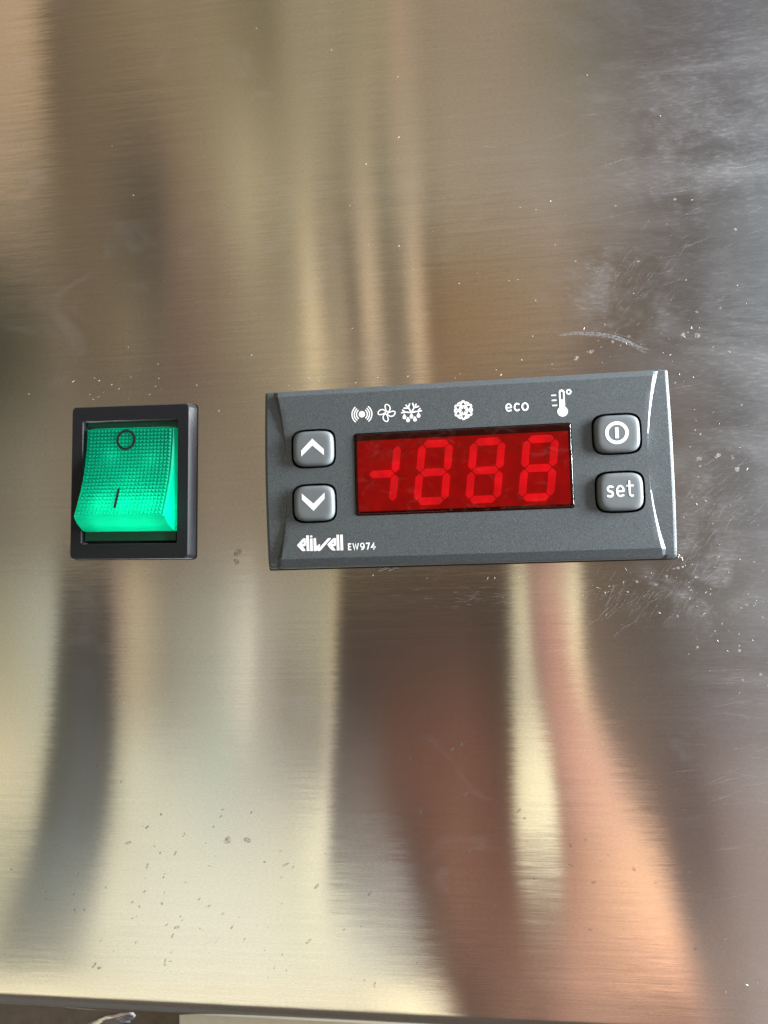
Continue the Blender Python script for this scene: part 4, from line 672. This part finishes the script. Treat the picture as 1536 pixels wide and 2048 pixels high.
# ------------------------------------------------------------------ rocker switch
sw = empty('rocker_switch', (-64.25, 0, 0.78), 'green lit rocker switch in a black frame, left of the grey controller', 'switch', math.radians(1.3))
def frame():
    rings = [  # (half w left, half w right, half h, y)
        (-12.20, 12.85, 15.05, 0.2), (-12.18, 12.80, 15.03, -0.25), (-12.06, 12.05, 14.92, -2.02), (-11.86, 11.88, 14.76, -2.2),
        (-9.80, 9.80, 12.12, -2.2), (-9.70, 9.70, 12.02, -2.08), (-9.66, 9.66, 11.98, 0.0)]
    verts = []; n = 0
    for i, (xl, xr, hh, y) in enumerate(rings):
        pts = rrect(xl, xr, -hh, hh, 0.9 if i < 4 else 0.35, 4); n = len(pts); verts += [(x, y, z) for x, z in pts]
    faces = []
    for i in range(len(rings)-1):
        for j in range(n): faces.append((i*n+j, i*n+(j+1) % n, (i+1)*n+(j+1) % n, (i+1)*n+j))
    o = link('frame', verts, faces, black, sw); 
    bm = bmesh.new(); bm.from_mesh(o.data); bmesh.ops.recalc_face_normals(bm, faces=bm.faces)
    bm.normal_update(); big = max(bm.faces, key=lambda q: abs(q.normal.y)*q.calc_area())
    if big.normal.y > 0: bmesh.ops.reverse_faces(bm, faces=bm.faces)
    bm.to_mesh(o.data); bm.free(); shade(o.data, 28)
frame()
contact_shade('contact_shade', sw, -12.36, 12.93, -15.18, 15.14, 0.8)
box('well_floor', -9.66, 9.66, -0.30, -0.02, -11.98, 11.98, void, sw)
# the lit cap: hollow shell, concave faceted face, tipped out at the lower end
ZT, ZB = 10.35, -6.95
YT, YBt = -1.9, -6.5
def fy(z):
    t = (ZT-z)/(ZT-ZB)
    return YT+(YBt-YT)*t+1.15*math.sin(math.pi*t)
def hw(y): return 9.0-0.02*y*0-0.05*(-y-2)
def rocker():
    verts = []; faces = []; idx = []
    ncol, nrow = 23, 24
    x0, x1 = -8.42, 8.34
    def add(v): verts.append(v); return len(verts)-1
    grid = [[None]*(ncol+1) for _ in range(nrow+1)]
    zr0, zr1 = ZT-0.15, ZB+0.30
    for i in range(nrow+1):
        z = zr0+(zr1-zr0)*i/nrow
        for j in range(ncol+1):
            grid[i][j] = add((x0+(x1-x0)*j/ncol, fy(z), z))
    for i in range(nrow):
        for j in range(ncol):
            a, b, c, d = grid[i][j], grid[i][j+1], grid[i+1][j+1], grid[i+1][j]
            z = zr0+(zr1-zr0)*(i+0.5)/nrow
            m_ = add((x0+(x1-x0)*(j+0.5)/ncol, fy(z)-0.36, z))
            for e in ((a, b, m_), (b, c, m_), (c, d, m_), (d, a, m_)): faces.append(e)
    # smooth raised rim round the facets, then sides
    def loop(off_x, zt, zb, dy, nseg=24):
        L_ = []
        for i in range(nseg+1):
            z = zt+(zb-zt)*i/nseg; L_.append((z, dy))
        return L_
    nseg = nrow
    def col_(x, zt, zb, dyf): return [add((x, dyf(zt+(zb-zt)*i/nseg), zt+(zb-zt)*i/nseg)) for i in range(nseg+1)]
    for s_, xin in ((-1, x0), (1, x1)):
        gcol = [grid[i][0 if s_ < 0 else ncol] for i in range(nrow+1)]
        c1 = col_(s_*8.72, ZT, ZB, lambda z: fy(z)-0.10)
        c2 = col_(s_*8.98, ZT, ZB, lambda z: fy(z)+0.16)
        base = col_(s_*9.28, ZT, -9.6, lambda z: -0.9)
        seq = [gcol, c1, c2, base]
        for a, b in zip(seq[:-1], seq[1:]):
            for i in range(nseg):
                q = (a[i], a[i+1], b[i+1], b[i]); faces.append(q if s_ > 0 else q[::-1])
        if s_ < 0: Lc = seq
        else: Rc = seq
    # top edge strip and bottom face
    nst = ncol
    for end, i_, ztop_ in (('t', 0, ZT), ('b', nrow, ZB)):
        row = [grid[i_][j] for j in range(ncol+1)]
        e1 = [Lc[1][i_]]+[add((x0+(x1-x0)*j/ncol, fy(ztop_)-0.10, ztop_)) for j in range(1, ncol)]+[Rc[1][i_]]
        for j in range(ncol): faces.append((row[j], row[j+1], e1[j+1], e1[j]))
        dz = 0.22 if end == 't' else -0.22
        e2 = [Lc[2][i_]]+[add((x0+(x1-x0)*j/ncol, fy(ztop_)+0.22, ztop_+dz)) for j in range(1, ncol)]+[Rc[2][i_]]
        for j in range(ncol): faces.append((e1[j], e1[j+1], e2[j+1], e2[j]))
        e3 = [Lc[3][i_]]+[add((-9.28+18.56*j/ncol, -0.9, ZT+0.25 if end == 't' else -9.75)) for j in range(1, ncol)]+[Rc[3][i_]]
        if end == 't':
            for j in range(ncol): faces.append((e2[j], e2[j+1], e3[j+1], e3[j]))
        else:
            mid = []; le = [e2[0]]; re_ = [e2[-1]]
            yb = fy(ZB)+0.22; ye = -2.3; ze = -9.55
            prev = e2
            for k in range(1, 7):
                t_ = k/6; y = yb+(ye-yb)*t_; z = (ZB-0.22)+(ze-(ZB-0.22))*t_ - 0.25*math.sin(math.pi*t_)
                hwx = 8.98+(9.2-8.98)*t_
                cur = [add((-hwx+2*hwx*j/ncol, y, z)) for j in range(ncol+1)]
                for j in range(ncol): faces.append((prev[j], prev[j+1], cur[j+1], cur[j]))
                prev = cur; le.append(cur[0]); re_.append(cur[-1])
            for j in range(ncol): faces.append((prev[j], prev[j+1], e3[j+1], e3[j]))
            for ed, q in ((le, e3[0]), (re_, e3[-1])):
                for a_, b_ in zip(ed[:-1], ed[1:]): faces.append((a_, b_, q))
    o = link('rocker', verts, faces, green, sw)
    bm = bmesh.new(); bm.from_mesh(o.data); bmesh.ops.remove_doubles(bm, verts=bm.verts, dist=1e-6)
    bmesh.ops.recalc_face_normals(bm, faces=bm.faces); bm.to_mesh(o.data); bm.free()
    shade(o.data, 18)
    return o
rk = rocker(); rk['label'] = 'translucent green cap lit from within, its lower end tipped out'
# rocker ends sunk in the frame, its shade painted as darker green
rb = link('rocker_body', *prism([(-9.3, -11.45), (9.3, -11.45), (9.3, -9.62), (-9.3, -9.62)], -1.55, -0.35), shaded_green, sw)
fix(rb.data)
rb2 = link('rocker_body', *prism([(-9.3, 11.0), (9.3, 11.0), (9.3, 11.75), (-9.3, 11.75)], -1.2, -0.35), shaded_green, sw)
fix(rb2.data)
# black marks following the curved face
def mark(name, pts, wd, closed):
    pr = Print(0); pr.stroke(pts, wd, closed)
    vs = [(x, fy(z)-0.34, z) for x, y, z in pr.v]
    o = link(name, vs, pr.f, ink, rk)
    return o
mark('circle_mark', [(-0.72+1.72*math.cos(2*math.pi*k/40), 8.10+1.80*math.sin(2*math.pi*k/40)) for k in range(40)], 0.50, True)
mark('bar_mark', [(-1.00, -1.75-k*0.34) for k in range(11)], 0.52, False)
# the small lamp inside the cap
ld = bpy.data.lights.new('switch_lamp', 'AREA'); ld.shape = 'RECTANGLE'; ld.size = 0.0175; ld.size_y = 0.0195
ld.energy = 0.0105; ld.color = (0.80, 1.0, 0.80)
lo = bpy.data.objects.new('switch_lamp', ld); C.objects.link(lo); lo.parent = sw; lo.location = Vector((0, -0.75, 0.4))*MM
lo.rotation_euler = (math.radians(90), 0, 0)

l2 = bpy.data.lights.new('switch_lamp', 'POINT'); l2.energy = 0.0008; l2.shadow_soft_size = 0.0012; l2.color = (0.8, 1.0, 0.8)
for lx in (-4.5, 0.5, 5.2):
    lo = bpy.data.objects.new('switch_lamp', l2); C.objects.link(lo); lo.parent = sw; lo.location = Vector((lx, -3.0, -5.6))*MM

l3 = bpy.data.lights.new('switch_lamp', 'POINT'); l3.energy = 0.0009; l3.shadow_soft_size = 0.0030; l3.color = (0.8, 1.0, 0.8)
for lx, lz in ((-4, 5.0), (4.2, 4.0), (0.2, -0.5)):
    lo = bpy.data.objects.new('switch_lamp', l3); C.objects.link(lo); lo.parent = sw; lo.location = Vector((lx, 0.0 if lz > 2 else -0.6, lz))*MM
    lo.location.y = -0.0003

# ------------------------------------------------------------------ bent metal strip seen below the panel edge
def strip():
    verts = []; faces = []; random.seed(4)
    p0, p1 = Vector((-94, 6, -116)), Vector((-69.0, 8, -104.3))
    n = 26
    for i in range(n+1):
        t = i/n; c = p0.lerp(p1, t); c.z += 0.25*math.sin(t*11)
        wdt = 3.0*(1 if t < .86 else (1-t)/.14*0.75+0.25); tw = 0.5+0.5*math.sin(t*9)
        for s_ in (-1, -0.3, 0.35, 1):
            verts.append((c.x+s_*wdt*0.35*random.uniform(.8, 1.2), c.y+s_*wdt*0.5*tw+random.uniform(-.25, .25), c.z-s_*wdt*0.62+random.uniform(-.12, .12)))
    for i in range(n):
        for k in range(3): faces.append((i*4+k, i*4+k+1, i*4+k+5, i*4+k+4))
    o = link('metal_strip', verts, faces, foil_m, None, 60)
    md = o.modifiers.new('s', 'SOLIDIFY'); md.thickness = 0.0003
    tag(o, 'crumpled silvery metal strip poking out below the panel at the lower left', 'metal strip')
strip()

# ------------------------------------------------------------------ dust, dried drops, grime, scuffs lying on the steel
random.seed(11)
def free(x, z):
    if -38.5 < x < 38.5 and -18 < z < 17.6: return False
    if -77.5 < x < -51 and -15.2 < z < 17: return False
    return True
def flecks():
    V_, F_ = [], []
    def fleck(x, z, L_, wd, a):
        b = len(V_); n = random.randint(3, 5); ca, sa = math.cos(a), math.sin(a)
        bend = random.uniform(-.3, .3)*L_
        for i in range(n+1):
            t = i/n-0.5; hw_ = wd*(1-(2*abs(t))**2*0.8)/2+0.01
            px, pz = t*L_, bend*(t*t-.2)
            for s_, y in ((-1, -0.01), (0, -0.05-wd*0.4), (1, -0.01)):
                qx, qz = px, pz+s_*hw_
                V_.append((x+qx*ca-qz*sa, y, z+qx*sa+qz*ca))
        for i in range(n):
            for k in range(2): F_.append((b+i*3+k, b+i*3+k+1, b+i*3+k+4, b+i*3+k+3))
    def cluster(cx, cz, sx_, sz_, n, lo=.25, hi=.8, ang=0.4):
        for _ in range(n):
            x, z = random.gauss(cx, sx_), random.gauss(cz, sz_)
            if free(x, z): fleck(x, z, random.uniform(lo, hi)*random.choice((.35, .5, .7, 1)), random.uniform(.05, .14), random.gauss(ang, .7))
    cluster(-66, 20.5, 9, 3, 22, .2, .55)
    cluster(-40, 19, 8, 2.5, 8, .2, .5)
    cluster(43, -19, 7, 3.5, 20, .2, .6); cluster(50, -31, 6, 6, 26, .2, .6); cluster(30, -22, 5, 4, 16)
    cluster(44, 2, 5, 8, 18, .25, .6); cluster(30, 40, 14, 12, 18, .2, .7); cluster(35, 22, 10, 2, 24, .2, .6)
    cluster(3, 38, 10, 10, 9, .2, .8); cluster(-10, 18.6, 20, .8, 12, .2, .5); cluster(-30, -6, 4, 10, 8, .2, .4)
    cluster(8, -19.5, 10, .5, 9, .2, .6); cluster(10, 60, 20, 15, 5, .2, .6); cluster(46, -88, 6, 3, 6, .5, 1.4, 1.2)
    cluster(0, 0, 60, 60, 34, .12, .3)
    # torn burr under the controller and at its lower right corner
    for k in range(5): fleck(37.2+random.gauss(0.5, .5), -17.3+random.gauss(0, .8), random.uniform(.4, 1.1), .2, random.uniform(0, 3))
    for k in range(10): fleck(-17+random.uniform(0, 4), -17.5+random.gauss(0, .15), random.uniform(.6, 1.4), .12, random.gauss(-.05, .2))
    o = link('dust_flecks', V_, F_, fleck_m, None, 30); tag(o, kind='stuff')
flecks()
def discs(name, spots, mt):
    V_, F_ = [], []
    for x, z, r_, asp, a in spots:
        b = len(V_); ca, sa = math.cos(a), math.sin(a); n = 12; ph = random.random()*6
        for i in range(n):
            t = 2*math.pi*i/n; q = r_*(1+.18*math.sin(2*t+ph)+.1*math.sin(3*t+ph*2))
            qx, qz = q*asp*math.cos(t), q*math.sin(t)
            V_.append((x+qx*ca-qz*sa, -0.012, z+qx*sa+qz*ca))
        V_.append((x, -0.03, z))
        for i in range(n): F_.append((b+i, b+(i+1) % n, b+n))
    o = link(name, V_, F_, mt, None, 60); tag(o, kind='stuff')
sp = []
for cx, cz, s1, s2, n in ((47, -28, 7, 8, 26), (35, -21, 4, 2, 7), (43, 3, 5, 9, 14), (30, 22, 6, 1.5, 7), (48, 30, 6, 10, 8)):
    for _ in range(n):
        x, z = random.gauss(cx, s1), random.gauss(cz, s2)
        if free(x, z): sp.append((x, z, random.choice((.15, .2, .25, .4)), random.uniform(1, 1.5), random.gauss(0, .4)))
discs('dried_water_drops', sp, spot_m)
gr = []
for _ in range(150):
    x, z = random.gauss(-50, 22), random.gauss(-82, 13)
    if z > -93 and z < -45: gr.append((x, z, random.choice((.09, .12, .16, .24)), random.choice((1, 1.2, 2.2, 3.0)), random.gauss(.7, .35)))
for _ in range(26): gr.append((random.gauss(22, 14), random.gauss(-72, 14), random.choice((.14, .2, .28)), random.uniform(1, 1.8), random.gauss(0, .5)))
gr += [(-46.5, -67.5, .62, 1.3, .1), (-42.6, -67.4, .58, 1.1, 0), (-43.5, -13.6, .65, 1.2, .2), (-43.8, -15.3, .5, 1.1, .3)]
gr = [g for g in gr if g[1] > -93.5 and g[1] < -10]
discs('grime_spots', gr, grime_m)
def scuffs():
    V_, F_ = [], []
    def line(x, z, L_, wd, a, bend=0.0):
        b = len(V_); n = 8; ca, sa = math.cos(a), math.sin(a); y = -0.006-0.004*random.random()
        for i in range(n+1):
            t = i/n-.5; h = wd*(1-(2*abs(t))**2)/2+.004; px, pz = t*L_, bend*t*t
            for s_ in (-1, 1):
                qx, qz = px, pz+s_*h
                V_.append((x+qx*ca-qz*sa, y, z+qx*sa+qz*ca))
        for i in range(n): F_.append((b+2*i, b+2*i+1, b+2*i+3, b+2*i+2))
    for cx, cz, s1, s2, n, ang, lo, hi in ((30.5, -24.5, 5, 3.2, 90, .85, 1, 4), (40, -17, 3, 3, 60, .9, .8, 3.5), (45, -8, 4, 4, 60, .8, 1, 4),
                                           (22, 31.5, 1.2, 1.6, 26, -.5, .5, 2), (27, 36, 3, 1.5, 30, -.4, .5, 2), (33, 33, 4, 5, 40, .9, 1, 4),
                                           (50, 45, 6, 15, 50, .25, 2, 7), (24, 58, 14, 6, 26, .10, 2, 9), (8, -23, 12, 1.0, 70, .02, .6, 3.5),
                                           (-52, -88, 8, 3, 22, .85, 1, 4), (48, -52, 6, 12, 40, .1, 2, 8)):
        for _ in range(n):
            x, z = random.gauss(cx, s1), random.gauss(cz, s2)
            if free(x, z): line(x, z, random.uniform(lo, hi), random.uniform(.05, .12), random.gauss(ang, .16), random.uniform(-.5, .5))
    # the long curved rub ending above the controller's right corner
    P_ = [(17.5, 24.6), (21, 24.9), (25, 24.5), (28.5, 23.6), (31, 22.4), (33.2, 21.0), (34.6, 20.4)]
    for k in range(30):
        off = random.gauss(0, .32); y = -0.006-0.004*random.random(); b = len(V_); q = random.uniform(0, .5); e = random.uniform(q+.25, 1.0)
        for i in range(9):
            t = (q+(e-q)*i/8)*(len(P_)-1); j = min(int(t), len(P_)-2); f_ = t-j
            x = P_[j][0]*(1-f_)+P_[j+1][0]*f_; z = P_[j][1]*(1-f_)+P_[j+1][1]*f_+off*(0.35+1.2*t/6)
            for s_ in (-1, 1): V_.append((x, y, z+s_*.06))
        for i in range(8): F_.append((b+2*i, b+2*i+1, b+2*i+3, b+2*i+2))
    o = link('scuff_marks', V_, F_, scuff_m); tag(o, kind='stuff')
scuffs()
